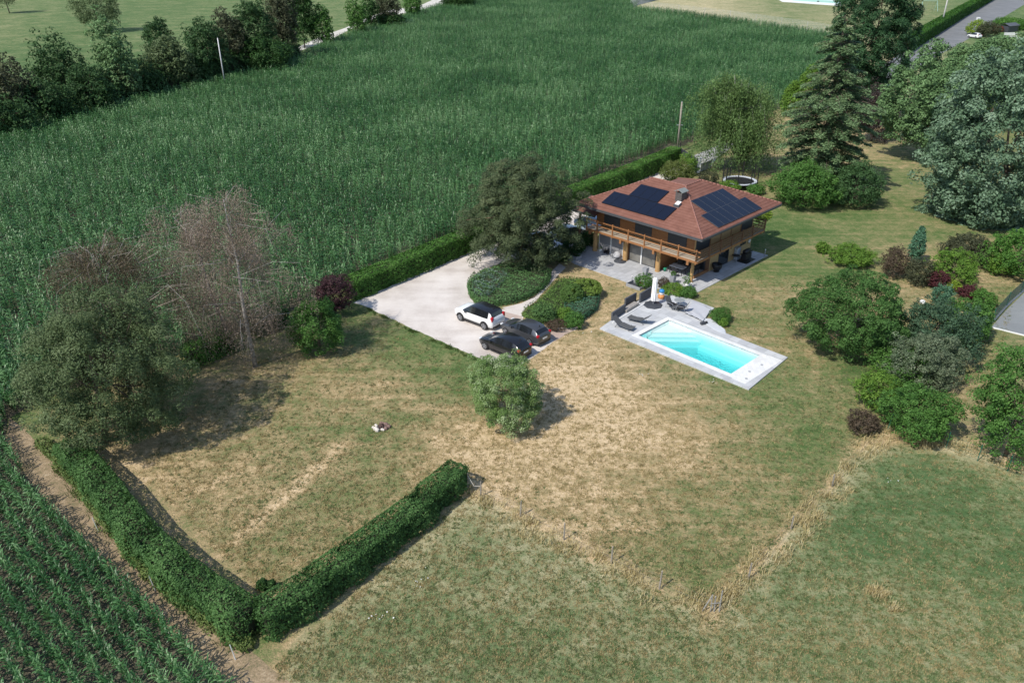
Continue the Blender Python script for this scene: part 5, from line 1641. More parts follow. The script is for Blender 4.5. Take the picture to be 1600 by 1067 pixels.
# parasol base and folded grey cover by the second column
e = at_house('umbrella_stand', 1.2, 9.75, 'round dark parasol foot beside the second column', 'parasol foot')
MB().lathe([(.62, 0), (.60, .07), (.15, .10), (.06, .14), (.05, .4)], 22).build('foot', ANTH, e, True)
e = at_house('garden_bag', 1.75, 10.6, 'grey and white cushion sack against the second column', 'bag')
MB().lathe([(.22, 0), (.42, .12), (.45, .3), (.30, .55), (.10, .66)], 14).build('sack', M('sack', (0.42, 0.42, 0.43), 0.8, 0.2, 4), e, True)
for k, (v, u, l) in enumerate(((1.95, 12.3, 'small dark lantern in front of the grey shutters'), (1.9, 11.9, 'taller dark lantern nearest the shutter divider'), (1.85, 12.8, 'pale flower pot in front of the grey shutters'))):
    e = at_house('lantern' if k < 2 else 'flower_pot', v, u, l, 'lantern' if k < 2 else 'pot')
    if k < 2:
        MB().box(-.11, .11, -.11, .11, 0, .3 + k * .15).build('body', BLACK, e, bevel=0.01)
        MB().lathe([(.13, .3 + k * .15), (.03, .42 + k * .15)], 8).build('cap', BLACK, e)
    else:
        MB().lathe([(.12, 0), (.18, .3), (.16, .3)], 12).build('pot', WHITE, e, True)
        rng = np.random.default_rng(3); p, n, vv, C, cr = crown_points((0, 0, .42), .18, .16, 14, 14, rng, .3, .4, -.6)
        leaves('plant', p, n, .06, vv, L_GREEN, e, .5, rng)
e = at_house('watering_can', 2.3, 5.1, 'green watering can at the foot of the third column', 'watering can')
MB().lathe([(.14, 0), (.16, .3), (.10, .33)], 14).build('body', M('green_plastic', (0.02, 0.22, 0.13), 0.4, 0.1), e, True)
MB().tube([(.14, 0, .06), (.36, 0, .34)], [.03, .02], 6).build('spout', MATS['green_plastic'], e)
MB().tube([(-.12, 0, .3), (-.22, 0, .24), (-.15, 0, .08)], .015, 5).build('handle', MATS['green_plastic'], e)
# white urn and pot plant at the right patio corner
e = at_house('urn', 0.45, 1.3, 'white pot with a leafy plant at the foot of the corner post', 'pot plant')
MB().lathe([(.16, 0), (.24, .22), (.26, .4), (.22, .42)], 14).build('pot', WHITE, e, True)
rng = np.random.default_rng(5); p, n, vv, C, cr = crown_points((0, 0, .85), .36, .5, 30, 22, rng, .3, .4, -.7)
leaves('plant', p, n, .10, vv, L_GREEN, e, .5, rng)
e = at_house('terracotta_pot', -2.2, 4.6, 'small brown pot at the foot of the brownish grasses', 'pot')
MB().lathe([(.14, 0), (.2, .3), (.17, .3)], 12).build('pot', M('terracotta', (0.42, 0.16, 0.08), .8, .15), e, True)
MB().lathe([(.15, .24), (.02, .29)], 12).build('soil', MATS['soil'], e)
# planter box left side of the patio
e = at_house('planter_box', -1.4, 13.9, 'low grey planter box with dark plants at the left end of the patio', 'planter')
b = MB(); b.box(-.45, .45, -.95, -.88, 0, .38); b.box(-.45, .45, .88, .95, 0, .38); b.box(-.45, -.38, -.88, .88, 0, .38); b.box(.38, .45, -.88, .88, 0, .38)
b.build('box', GREYP, e)
MB().box(-.38, .38, -.88, .88, .02, .3).build('soil', MATS['soil'], e)
rng = np.random.default_rng(8); p, n, vv, C, cr = crown_points((0, 0, .45), .42, .25, 40, 22, rng, .3, .4, -.6, ry=.9)
leaves('plant', p, n, .09, vv, L_DGREEN, e, .5, rng)
# dark rimmed planting box by the parasol
e = empty('planter_box', (*G(994, 448), 0), HA, 'open dark planter with a grey rim near the parasol', 'planter')
b = MB(); b.box(-.55, .55, -.8, -.74, 0, .3); b.box(-.55, .55, .74, .8, 0, .3); b.box(-.55, -.49, -.74, .74, 0, .3); b.box(.49, .55, -.74, .74, 0, .3)
b.build('rim', GREYP, e)
MB().box(-.49, .49, -.74, .74, 0, .08).build('soil', ANTH, e)
# ------------------------------------------------------------------ pool terrace
def TP(x, y, z=0.10):
    return tuple(G(x, y, z))
ZT = 0.10
terr = [TP(937, 513), TP(1170, 608), TP(1231, 558), TP(1132, 519.5), TP(1101, 497), TP(1116, 481), TP(1062, 460.5), TP(1040, 458), TP(1014, 459), TP(985, 478), TP(955, 500)]
# terrace with a true opening: built as four strips round the pool plus the rest
def seg_x(a, b, c, d):
    """intersection of the lines ab and cd"""
    a, b, c, d = map(np.array, (a, b, c, d))
    A = np.array([b - a, c - d]).T
    t = np.linalg.solve(A, c - a)
    return tuple(a + (b - a) * t[0])
PA = PL; 
TT = tile_mat('terrace_tile', (0.44, 0.45, 0.47), (0.56, 0.57, 0.58), (0.36, 0.36, 0.36), 0.8, 0.8, math.radians(-46), gap=0.010)
WT = tile_mat('coping_tile', (0.70, 0.70, 0.69), (0.78, 0.78, 0.77), (0.60, 0.60, 0.58), 0.6, 0.3, math.radians(-46), gap=0.006)
def cut_poly(poly, hole, z0, z1, name, mat):
    bm = bmesh.new()
    from mathutils.geometry import delaunay_2d_cdt
    pts = [Vector(p) for p in poly] + [Vector(p) for p in hole]
    n, h = len(poly), len(hole)
    edges = [(i, (i + 1) % n) for i in range(n)] + [(n + i, n + (i + 1) % h) for i in range(h)]
    vs, es, fs, _, _, _ = delaunay_2d_cdt(pts, edges, [], 1, 1e-5)
    mb = MB()
    keepf = []
    for f in fs:
        c = sum((vs[i] for i in f), Vector((0, 0))) / len(f)
        if inpoly(np.array([c.x]), np.array([c.y]), hole)[0]: continue
        if not inpoly(np.array([c.x]), np.array([c.y]), poly)[0]: continue
        keepf.append(tuple(f))
    mb.add([(v.x, v.y, z1) for v in vs], keepf)
    for ring in (poly, hole):
        m = len(ring)
        base = [(p[0], p[1], z0) for p in ring] + [(p[0], p[1], z1) for p in ring]
        mb.add(base, [(i, (i + 1) % m, (i + 1) % m + m, i + m) for i in range(m)])
    o = mb.build(name, mat); bm_fix(o)
    bm.free()
    return o
cop = 0.42
outer = [pool_pt(-cop, -cop), pool_pt(PLEN + cop, -cop), pool_pt(PLEN + cop, PWID + cop), pool_pt(-cop, PWID + cop)]
inner = [pool_pt(0, 0), pool_pt(PLEN, 0), pool_pt(PLEN, PWID), pool_pt(0, PWID)]
ter = cut_poly(terr, inner, -0.02, ZT, 'pool_terrace', TT)
tag(ter, kind='structure')
pool = empty('swimming_pool', (*pool_pt(0, 0), 0), math.radians(-46), 'rectangular turquoise swimming pool with white corner steps set in pale paving', 'swimming pool')
# local: x along, y across
LIN = M('pool_liner', (0.72, 0.80, 0.80), 0.5, 0.03)
LINW = M('pool_steps_white', (0.80, 0.82, 0.82), 0.5, 0.02)
b = MB(); D = -1.35
b.add([(0, 0, D), (PLEN, 0, D), (PLEN, PWID, D), (0, PWID, D), (0, 0, ZT - .005), (PLEN, 0, ZT - .005), (PLEN, PWID, ZT - .005), (0, PWID, ZT - .005)],
      [(0, 1, 2, 3), (0, 4, 5, 1), (1, 5, 6, 2), (2, 6, 7, 3), (3, 7, 4, 0)])
b.build('basin', LIN, pool)
# coping
c = MB(); e_ = 0.04
for (x0, x1, y0, y1) in ((-cop, PLEN + cop, -cop, e_ * 0), (-cop, PLEN + cop, PWID, PWID + cop), (-cop, 0, 0, PWID), (PLEN, PLEN + cop, 0, PWID)):
    c.box(x0, x1, y0, y1, ZT - 0.02, ZT + 0.012)
c.build('coping', WT, pool)
wm, nt, bs = nt_mat('pool_water')
tr = nt.nodes.new('ShaderNodeBsdfTransparent')
va = nt.nodes.new('ShaderNodeVolumeAbsorption'); va.inputs[0].default_value = (0.04, 0.915, 0.95, 1); va.inputs[1].default_value = 0.42
nt.links.new(va.outputs[0], nt.nodes['Material Output'].inputs['Volume'])
gl = nt.nodes.new('ShaderNodeBsdfGlossy'); gl.inputs['Roughness'].default_value = 0.03
fr = nt.nodes.new('ShaderNodeFresnel'); fr.inputs[0].default_value = 1.33
mx = nt.nodes.new('ShaderNodeMixShader')
bp = nt.nodes.new('ShaderNodeBump'); bp.inputs['Strength'].default_value = 0.7; bp.inputs['Distance'].default_value = 0.06
nt.links.new(noise(nt, 3.5, 3, 0.5, objco(nt)), bp.inputs['Height'])
nt.links.new(bp.outputs[0], gl.inputs['Normal']); nt.links.new(bp.outputs[0], fr.inputs['Normal'])
nt.links.new(fr.outputs[0], mx.inputs[0]); nt.links.new(tr.outputs[0], mx.inputs[1]); nt.links.new(gl.outputs[0], mx.inputs[2])
nt.links.new(mx.outputs[0], nt.nodes['Material Output'].inputs[0])
w = MB(); w.box(0.003, PLEN - .003, 0.003, PWID - .003, D + .004, -0.07)
w.build('water', wm, pool)
# corner steps: white, cut at 45 degrees across the far left corner
for k, (a, z) in enumerate(((3.35, -0.75), (2.9, -0.48), (2.4, -0.24))):
    s = MB(); s.prism([(0.012, PWID - .012), (0.012, PWID - a), (a, PWID - .012)], D + .01 + k * .002, z)
    s.build('step', LINW, pool)
s = MB(); s.box(3.4, PLEN - 0.012, PWID - 0.36, PWID - .014, D + .007, -1.0); s.build('ledge', LIN, pool)
# white paving at the right end
we = [(PLEN + cop + .003, -0.55), (PLEN + 1.55, -0.55), (PLEN + 1.62, PWID + 0.5), (PLEN + cop + .003, PWID + 0.5)]
s = MB(); s.prism(we, ZT - 0.01, ZT + 0.010); s.build('end_paving', WT, pool)
# small plaque dots (skimmer lids)
for k, (x, y) in enumerate(((PLEN + 0.8, 1.3), (PLEN + 0.9, 2.9), (PLEN + 1.2, 0.2))):
    MB().lathe([(.11, ZT + .011), (.11, ZT + .018)], 12, (x, y, 0)).build('skimmer_lid', GREYP, pool)

def put(name, px, py, label, cat, rz=0.0, z=ZT, group=None):
    p = G(px, py, z)
    return empty(name, (p[0], p[1], z), rz, label, cat, group)
# deck of grey boards behind the sitting corner and along the right of the terrace
DECK = wood_mat('deck_grey', (0.50, 0.52, 0.55), (0.66, 0.68, 0.70), (1, 8, 1))
def deck(name, px, label):
    poly = [TP(*p, ZT + .02) for p in px]
    c = np.mean(np.array(poly), 0)
    e = empty(name, (c[0], c[1], 0), 0, label, 'deck')
    ang = math.radians(38)
    d = np.array([math.cos(ang), math.sin(ang)]); n = np.array([-d[1], d[0]])
    pr = np.array(poly) - c
    lo, hi = (pr @ n).min(), (pr @ n).max()
    m = MB(); s = lo
    while s < hi:
        # clip board strip against the polygon (sample both borders)
        sm = s + 0.06
        ts = np.linspace(-8, 8, 641)
        xx = ts * d[0] + sm * n[0] + c[0]; yy = ts * d[1] + sm * n[1] + c[1]
        k = inpoly(xx, yy, poly)
        if k.sum() > 2:
            t0, t1 = ts[k].min(), ts[k].max()
            a = d * t0 + n * s; b2 = d * t1 + n * s; w2 = n * 0.115
            m.prism([tuple(a), tuple(b2), tuple(b2 + w2), tuple(a + w2)], ZT + .002, ZT + .034)
        s += 0.13
    m.build('boards', DECK, e)
    return e
deck('board_deck', [(1040, 457), (1064, 460), (1072, 470), (1060, 480), (1048, 472)], 'fan of pale grey deck boards behind the lounge corner')
deck('board_deck', [(1098, 497), (1112, 498), (1133, 515), (1134, 522), (1122, 518), (1102, 506)], 'stepped pale grey boards at the right edge of the pool terrace')
# grey pool cover folded over the back of the terrace
COVER = M('tarp', (0.46, 0.47, 0.50), 0.55, 0.06, 1.5, spec=0.5)
def tarp():
    e = put('pool_cover', 1090, 485, 'grey tarpaulin pool cover spread on the back of the terrace', 'pool cover')
    o0 = np.array([*G(1090, 485, ZT)])
    q = [np.array(TP(*p)) for p in ((1066, 477), (1082, 470), (1111, 484), (1101, 503))]
    q[3] = np.array(TP(1098, 504)); q0 = np.array(TP(1070, 491))
    m = MB(); n = 26
    rng = np.random.default_rng(2)
    vs = []
    for i in range(n + 1):
        for j in range(n + 1):
            s, t = i / n, j / n
            p = (1 - s) * (1 - t) * q0 + s * (1 - t) * q[3] + s * t * q[2] + (1 - s) * t * q[1]
            z = ZT + 0.03 + 0.05 * abs(math.sin(3 * s + 5 * t + 2 * math.sin(4 * t))) + 0.03 * math.sin(9 * s - 4 * t) ** 2 + (0.12 if j < 2 else 0) * (1 + .3 * math.sin(s * 20))
            vs.append((p[0] - o0[0] + 0.06 * math.sin(t * 9) * (1 - abs(2 * s - 1)), p[1] - o0[1], z - ZT))
    fs = [(i * (n + 1) + j, (i + 1) * (n + 1) + j, (i + 1) * (n + 1) + j + 1, i * (n + 1) + j + 1) for i in range(n) for j in range(n)]
    m.add(vs, fs)
    o = m.build('sheet', COVER, e, True)
    sd_ = o.modifiers.new('thick', 'SOLIDIFY'); sd_.thickness = 0.02
    return e
tarp()
# closed white parasol
e = put('parasol', 1020.3, 477, 'closed white parasol standing on a dark round foot by the pool', 'parasol')
MB().lathe([(.85, 0), (.83, .08), (.45, .13), (.10, .16)], 8).build('foot', ANTH, e)
MB().tube([(0, 0, .1), (0, 0, 2.75)], .035, 8).build('pole', GREYP, e)
cn = MB(); prof = []
N_ = 20
for (z, r) in ((0.45, .17), (0.7, .20), (1.2, .19), (1.8, .185), (2.4, .175), (2.62, .13), (2.68, .04)):
    prof.append((z, r))
vs = []
for (z, r) in prof:
    for k in range(N_ * 2):
        a = math.pi * k / N_
        rr = r * (1 + (0.20 if k % 4 == 0 else -0.10 if k % 4 == 2 else 0))
        vs.append((rr * math.cos(a), rr * math.sin(a), z))
m_ = N_ * 2
fs = [(i * m_ + k, i * m_ + (k + 1) % m_, (i + 1) * m_ + (k + 1) % m_, (i + 1) * m_ + k) for i in range(len(prof) - 1) for k in range(m_)]
fs.append(tuple((len(prof) - 1) * m_ + k for k in range(m_)))
fs.append(tuple(range(m_))[::-1])
cn.add(vs, fs); cn.build('canopy', M('parasol_cloth', (0.80, 0.78, 0.77), 0.8, 0.02), e)
# loungers: head end towards the upper left
SL_ = M('lounger_mesh', (0.085, 0.088, 0.09), 0.8, 0.12, 10)
def lounger(px, py, rz, label, prone=False):
    e = put('sun_lounger', px, py, label, 'sun lounger', rz, group='dark grey sun loungers by the pool')
    m = MB(); L = 1.95; n = 14; w = .33
    pts = []
    for i in range(n + 1):
        s = i / n; x = -L / 2 + L * s
        z = .30 + (0.52 * max(0, (0.36 - s) / 0.36) ** 1.1) + 0.07 * math.sin(s * 6.0) * (s > .36)
        pts.append((x, z))
    vs = []
    for x, z in pts: vs += [(x, -w, z), (x, w, z), (x, w, z - .035), (x, -w, z - .035)]
    fs = []
    for i in range(n):
        a = 4 * i
        fs += [(a, a + 4, a + 5, a + 1), (a + 3, a + 2, a + 6, a + 7), (a, a + 3, a + 7, a + 4), (a + 1, a + 5, a + 6, a + 2)]
    fs += [(0, 1, 2, 3), (4 * n + 3, 4 * n + 2, 4 * n + 1, 4 * n)]
    m.add(vs, fs); m.build('sling', SL_, e)
    f = MB()
    for s in (-1, 1):
        f.tube([(x, s * (w + .02), z - .01) for x, z in pts], .018, 5)
    f.build('frame', ANTH, e)
    for s in (-1, 1):
        MB().tube([(-.45, s * .34, .30), (-.62, s * .36, 0)], .018, 5).build('leg', ANTH, e)
        MB().tube([(.55, s * .34, .30), (.72, s * .36, 0)], .018, 5).build('leg', ANTH, e)
    return e
lounger(974, 512, math.radians(-35), 'dark sun lounger nearest the left corner of the pool terrace')
lounger(998, 503, math.radians(143), 'dark sun lounger closer to the pool corner, back rest to the right')
# wicker armchair pair with round glass table
def wick(px, py, rz, label):
    e = put('low_armchair', px, py, label, 'armchair', rz, group='dark reclining chairs by the parasol')
    m = MB(); m.box(-.3, .35, -.3, .3, .30, .40); m.build('seat', BLACK, e, bevel=.02)
    m = MB(); m.slab([(-.3, -.3, .36), (-.62, -.3, .95), (-.62, .3, .95), (-.3, .3, .36)], -.07); o = m.build('backrest', SL_, e); bm_fix(o)
    m = MB(); m.slab([(.35, -.28, .38), (.85, -.28, .18), (.85, .28, .18), (.35, .28, .38)], -.06); o = m.build('footrest', SL_, e); bm_fix(o)
    for s in (-1, 1):
        MB().tube([(-.5, s * .32, .0), (-.3, s * .33, .55), (.3, s * .33, .55), (.45, s * .32, 0)], .018, 5).build('frame', GREYP, e)
    return e
wick(1050, 481, math.radians(-50), 'dark reclining chair left of the round glass table')
wick(1064, 486, math.radians(150), 'dark reclining chair right of the round glass table')
e = put('glass_table', 1061, 477, 'small round glass table between the reclining chairs', 'table')
gm, nt, bs = nt_mat('table_glass')
bs.inputs['Base Color'].default_value = (0.5, 0.55, 0.56, 1); bs.inputs['Roughness'].default_value = 0.08
trn = nt.nodes.new('ShaderNodeBsdfTransparent'); mxx = nt.nodes.new('ShaderNodeMixShader'); mxx.inputs[0].default_value = 0.45
nt.links.new(trn.outputs[0], mxx.inputs[1]); nt.links.new(bs.outputs[0], mxx.inputs[2]); nt.links.new(mxx.outputs[0], nt.nodes['Material Output'].inputs[0])
MB().lathe([(.46, .52), (.46, .535)], 24).build('tabletop', gm, e)
MB().lathe([(.47, .50), (.48, .51), (.47, .52)], 24).build('rim', GREYP, e)
for k in range(4): MB().tube([(.1 * math.cos(k * 1.57), .1 * math.sin(k * 1.57), .5), (.36 * math.cos(k * 1.57), .36 * math.sin(k * 1.57), 0)], .014, 5).build('leg', GREYP, e)
# blue topped orange barrel
e = put('water_barrel', 1033, 466, 'small orange drum with a blue domed lid beside the parasol', 'barrel'); e.scale = (.82, .82, .88)
MB().lathe([(.30, 0), (.37, .12), (.37, .32), (.30, .42)], 18).build('drum', M('orange_plastic', (0.62, 0.26, 0.08), .5, .25, 4), e, True)
MB().lathe([(.24, .42), (.26, .55), (.26, .72)], 18).build('neck', WHITE, e, True)
MB().lathe([(.30, .72), (.31, .84), (.22, .96), (.04, 1.0)], 18).build('lid', M('blue_plastic', (0.03, 0.22, 0.50), .4, .1), e, True)
# low dark walls with bench along the left of the terrace
DW = M('dark_wall', (0.085, 0.09, 0.10), 0.7, 0.12, 3)
e = put('garden_wall', 972, 490, 'low dark grey wall with a bench niche on the left side of the terrace', 'wall', z=0.0)
o0 = np.array(G(972, 490, 0))
def wallseg(a, b_, h, t=.14, name='wall_panel', mat=DW, z0=0.0):
    a = np.array(G(*a, 0)) - o0; b_ = np.array(G(*b_, 0)) - o0
    d = (b_ - a) / np.linalg.norm(b_ - a); n = np.array([-d[1], d[0]]) * t
    m = MB(); m.prism([tuple(a), tuple(b_), tuple(b_ + n), tuple(a + n)], z0, h)
    return m.build(name, mat, e)
wallseg((956.5, 503), (977, 489), .85)
wallseg((977, 480.5), (994, 471), .85)
wallseg((1000, 475), (1017, 464.5), 1.0)
wallseg((979, 491), (998, 479), .38, .5, 'bench', W_GREY)
wallseg((958, 506.5), (1018, 470), .16, .10, 'kerb', WHITE)
e2 = e
# small dark objects by the cover's corner
e = put('pump_unit', 1098, 507, 'small dark pool pump at the corner of the tarpaulin', 'pool pump', rz=.4)
MB().box(-.22, .22, -.12, .12, .04, .24).build('housing', ANTH, e, bevel=.02)
MB().tube([(.2, 0, .15), (.42, 0, .15)], .10, 12).build('motor', BLACK, e, True)
MB().tube([(-.1, 0, .24), (-.1, 0, .38)], .03, 8).build('pipe', GREYP, e, True)

# ------------------------------------------------------------------ small things on the land
# fire ring
e = put('fire_pit', 596, 668, 'ring of pale stones with charred wood on the lawn', 'fire pit', z=0)
R = random.Random(5)
st = MB()
for k in range(13):
    a = k / 13 * 6.283 + R.uniform(-.15, .15); q_ = R.uniform(.7, 1.3)
    stn = MB().lathe([(.08 * q_, 0), (.13 * q_, .05), (.12 * q_, .14 * q_), (.05, .19 * q_)], 6, (0.46 * math.cos(a) * R.uniform(.75, 1.2), 0.42 * math.sin(a) * R.uniform(.75, 1.2), 0))
    stn.build('stone', M('stone_pale', (0.60, 0.55, 0.48), .9, .25, 5) if 5 <= k <= 11 else M('stone_brown', (0.20, 0.13, 0.11), .9, .3, 5), e)
MB().lathe([(.36, .01), (.30, .05), (.05, .08)], 12).build('ash', M('ash', (0.06, 0.055, 0.055), 1, .5, 12), e)
for k in range(5):
    a = R.uniform(0, 3.1); MB().tube([(-.28 * math.cos(a), -.28 * math.sin(a), .08 + .03 * k), (.3 * math.cos(a), .3 * math.sin(a), .10 + .02 * k)], .035, 6).build('log', M('charred', (0.10, 0.06, 0.05), .9, .5, 9), e)

POSTW = M('grey_post_wood', (0.27, 0.24, 0.20), 0.9, 0.25, 7)
def post(px, py, h, label, lean=0.0, name='fence_post', grp='wooden posts of the field fence', r=.048, mat=None):
    p = G(px, py)
    e = empty(name, (p[0], p[1], 0), 0, label, 'post', grp)
    MB().tube([(0, 0, 0), (lean, lean * .5, h)], [r, r * .9], 7).build('shaft', mat or POSTW, e)
    MB().tube([(lean, lean * .5, h), (lean * 1.03, lean * .52, h + .05)], [r * .88, r * .3], 7).build('tip', mat or POSTW, e)
    return e
FP = [(731, 765, 1.25, 'grey wooden post at the end of the trimmed hedge'), (751, 776, 1.1, 'second wooden post past the hedge end, beside pale straw'),
      (813, 806, 1.05, 'wooden post left of the middle of the straw strip'), (881, 843, 1.15, 'wooden post in the middle of the straw strip'),
      (955, 880, 1.15, 'wooden post right of the middle of the straw strip'), (1030, 920, 1.2, 'wooden post nearest the leaning wooden hurdle'),
      (1169, 905, 1.1, 'wooden post just up the right hand straw strip'), (1236, 826, .9, 'wooden post halfway up the right hand straw strip'), (1300, 760, .9, 'wooden post high on the right hand straw strip')]
for (x, y, h, l) in FP: post(x, y, h, l, random.Random(x).uniform(-.06, .06))
# wires
wr = MB()
pts = [G(x, y) for x, y, _, _ in FP[:6]] + [G(1113, 956)] + [G(x, y) for x, y, _, _ in FP[6:]] + [G(1380, 672)]
b0 = pts[0]
for h in (.45, .85):
    for a, b_ in zip(pts[:-1], pts[1:]):
        wr.tube([(a[0] - b0[0], a[1] - b0[1], h), ((a[0] + b_[0]) / 2 - b0[0], (a[1] + b_[1]) / 2 - b0[1], h - .05), (b_[0] - b0[0], b_[1] - b0[1], h)], .006, 3, False)
o = wr.build('fence_wire', M('wire', (0.22, 0.21, 0.19), .5, .1, metal=.6))
o.location = (b0[0], b0[1], 0); tag(o, 'thin double strand wire strung between the wooden field posts', 'wire')
# slack rope between the first two posts
a = G(731, 765); b_ = G(751, 776)
m = MB().tube([(0, 0, 1.1), ((b_[0] - a[0]) * .5, (b_[1] - a[1]) * .5, .55), (b_[0] - a[0], b_[1] - a[1], .8)], .02, 5)
o = m.build('rope', M('rope', (0.45, 0.42, 0.38), .9, .1)); o.location = (a[0], a[1], 0); tag(o, 'slack pale rope hanging between the first two posts past the hedge', 'rope')
# wooden hurdle at the fence corner
e = put('wooden_hurdle', 1114, 955, 'grey corner strut of leaning poles where the two fences meet', 'fence brace', z=0)
for (x0, x1, h) in ((-.12, -.12, 1.0), (.05, .05, .95), (.30, .34, 1.3), (-.55, -.1, 1.05)):
    MB().tube([(x0, 0, 0), (x1, 0.1, h)], .032, 6).build('pole', M('silver_wood', (0.27, 0.26, 0.24), .9, .2, 6), e)
MB().tube([(-.12, 0, .55), (.32, 0, .6)], .02, 6).build('rail', MATS['silver_wood'], e)
# electric fence stakes of the corn side
for (x, y, h, l) in ((154, 830, 1.0, 'white plastic stake between corn and dirt strip, farthest up'), (243, 923, 1.05, 'white plastic stake between corn and dirt strip, middle one'), (368, 1030, 1.0, 'white plastic stake between corn and dirt strip, nearest the photo bottom')):
    post(x, y, h, l, -.08, 'fence_stake', 'white electric fence stakes', .025, WHITE)
# green steel posts of the mesh fence at the right
GREEN = M('green_steel', (0.02, 0.12, 0.08), .4, .1)
gp = [(1387, 671), (1418, 677), (1440, 685), (1478, 700), (1527, 720), (1574, 736), (1620, 752)]
gl_ = ['at the broad bush, leaning', 'at the foot of the broad bush', 'half hidden by the broad bush', 'just right of the broad bush', 'standing free right of the broad bush', 'nearest the right edge', 'beyond the right edge']
gf = empty('mesh_fence', (*G(1387, 671), 0), 0, 'green wire mesh fence with steel posts below the broad bush', 'fence')
o0 = np.array(G(1387, 671))
for k, (x, y) in enumerate(gp):
    q = G(x, y) - o0
    MB().tube([(q[0], q[1], 0), (q[0] + (.1 if k == 0 else 0), q[1], 1.25)], .03, 6).build('post', GREEN, gf)
MB().tube([(.7, .2, 0), (.05, 0, 1.1)], .025, 5).build('brace', M('steel_grey', (0.35, 0.38, 0.38), .4, .1), gf)
def mesh_panel(pts, h, parent, mat, step=.2, vstep=.2, r=.004, name='mesh'):
    m = MB()
    for a, b_ in zip(pts[:-1], pts[1:]):
        a = Vector((*a, 0)); b_ = Vector((*b_, 0)); L = (b_ - a).length
        k = 0
        while k * vstep <= h + .01:
            m.bar(a + Vector((0, 0, .05 + k * vstep)), b_ + Vector((0, 0, .05 + k * vstep)), r * 2, r * 2); k += 1
        n = int(L / step)
        for i in range(n):
            p = a.lerp(b_, (i + .5) / n); m.bar(p + Vector((0, 0, .05)), p + Vector((0, 0, h)), r * 2, r * 2)
    return m.build(name, mat, parent)
mesh_panel([tuple(G(x, y) - o0) for x, y in gp], 1.1, gf, GREEN, .3, .25)
# court fence
cf = empty('court_fence', (*G(1549, 506), 0), 0, 'green netted fence on a pale kerb beside the asphalt court', 'fence')
o0 = np.array(G(1549, 506))
cpts = [(1549, 506), (1572, 480), (1594, 460), (1622, 434)]
for (x, y) in cpts:
    q = G(x, y) - o0; MB().tube([(q[0], q[1], 0), (q[0], q[1], 1.5)], .035, 6).build('post', GREEN, cf)
for a, b_ in zip(cpts[:-1], cpts[1:]):
    a = G(*a) - o0; b_ = G(*b_) - o0
    MB().bar((a[0], a[1], .1), (b_[0], b_[1], .1), .12, .2).build('kerb', M('kerb', (0.45, 0.44, 0.42), .8, .2), cf)
nm, nt, bs = nt_mat('windbreak_net')
bs.inputs['Base Color'].default_value = (0.015, 0.10, 0.075, 1)
trn = nt.nodes.new('ShaderNodeBsdfTransparent'); mxx = nt.nodes.new('ShaderNodeMixShader'); mxx.inputs[0].default_value = 0.6
nt.links.new(trn.outputs[0], mxx.inputs[1]); nt.links.new(bs.outputs[0], mxx.inputs[2]); nt.links.new(mxx.outputs[0], nt.nodes['Material Output'].inputs[0])
for a, b_ in zip(cpts[:-1], cpts[1:]):
    a = G(*a) - o0; b_ = G(*b_) - o0
    MB().bar((a[0], a[1], .82), (b_[0], b_[1], .82), .01, 1.2).build('net', nm, cf)
kl = put('court_kerb', 1549, 512, 'white painted kerb along the near edge of the asphalt court', 'kerb', z=0)
o0 = np.array(G(1549, 512))
MB().bar((0, 0, .04), (*(G(1602, 525) - o0), .04), .12, .08).build('kerb_stone', WHITE, kl)
MB().bar((*(G(1602, 525) - o0), .04), (*(G(1680, 546) - o0), .04), .12, .08).build('kerb_stone', WHITE, kl)

# utility poles
def upole(foot, top, label, r=.14, mat=None, arms=0):
    p = G(*foot); z = 6.0
    for _ in range(20): z += (P(p[0], p[1], z)[1] - top[1]) * depth(p[0], p[1], z) / FPX / .9
    e = empty('utility_pole', (p[0], p[1], 0), 0, label, 'pole')
    MB().tube([(0, 0, 0), (0, 0, z)], [r, r * .75], 8).build('shaft', mat or POSTW, e, True)
    for k in range(arms):
        MB().bar((-.45, 0, z * .55 - k), (.45, 0, z * .55 - k), .08).build('bracket', GREYP, e)
    MB().tube([(0, 0, z), (0, 0, z + .12)], [r * .5, r * .3], 6).build('cap', GREYP, e)
    return e
CONC = M('concrete_pole', (0.42, 0.41, 0.39), .8, .15, 3)
upole((1058, 238), (1066, 160), 'weathered wooden utility pole at the end of the clipped hedge', .15, POSTW, 1)
upole((352, 135), (342, 60), 'slender white pole standing in the far hedgerow', .13, M('pole_white', (0.62, 0.62, 0.62), .7, .1))
upole((1470, 45), (1482, -14), 'pale concrete utility pole on the verge of the grey road', .26, CONC)

# gate group behind the house
e = put('entrance_gate', 1092, 270, 'dark sliding gate with a white pillar behind the house', 'gate', z=0)
o0 = np.array(G(1092, 270))
a = G(1091, 270) - o0
MB().box(a[0] - .22, a[0] + .22, a[1] - .22, a[1] + .22, 0, 1.95).build('pillar', WHITE, e, bevel=.02)
MB().box(a[0] - .28, a[0] + .28, a[1] - .28, a[1] + .28, 1.95, 2.03).build('pillar_cap', WHITE, e, bevel=.02)
l0 = G(1058, 250) - o0
m = MB(); A_ = Vector((a[0] - .25, a[1], .1)); B_ = Vector((l0[0], l0[1], .1))
for k in range(9): m.bar(A_ + Vector((0, 0, .12 + k * .2)), B_ + Vector((0, 0, .12 + k * .2)), .04, .18)
m.build('gate_leaf', ANTH, e)
for t_ in (0.02, .33, .66, .98):
    p = A_.lerp(B_, t_); MB().box(p.x - .05, p.x + .05, p.y - .05, p.y + .05, 0, 1.95).build('gate_post', ANTH, e)
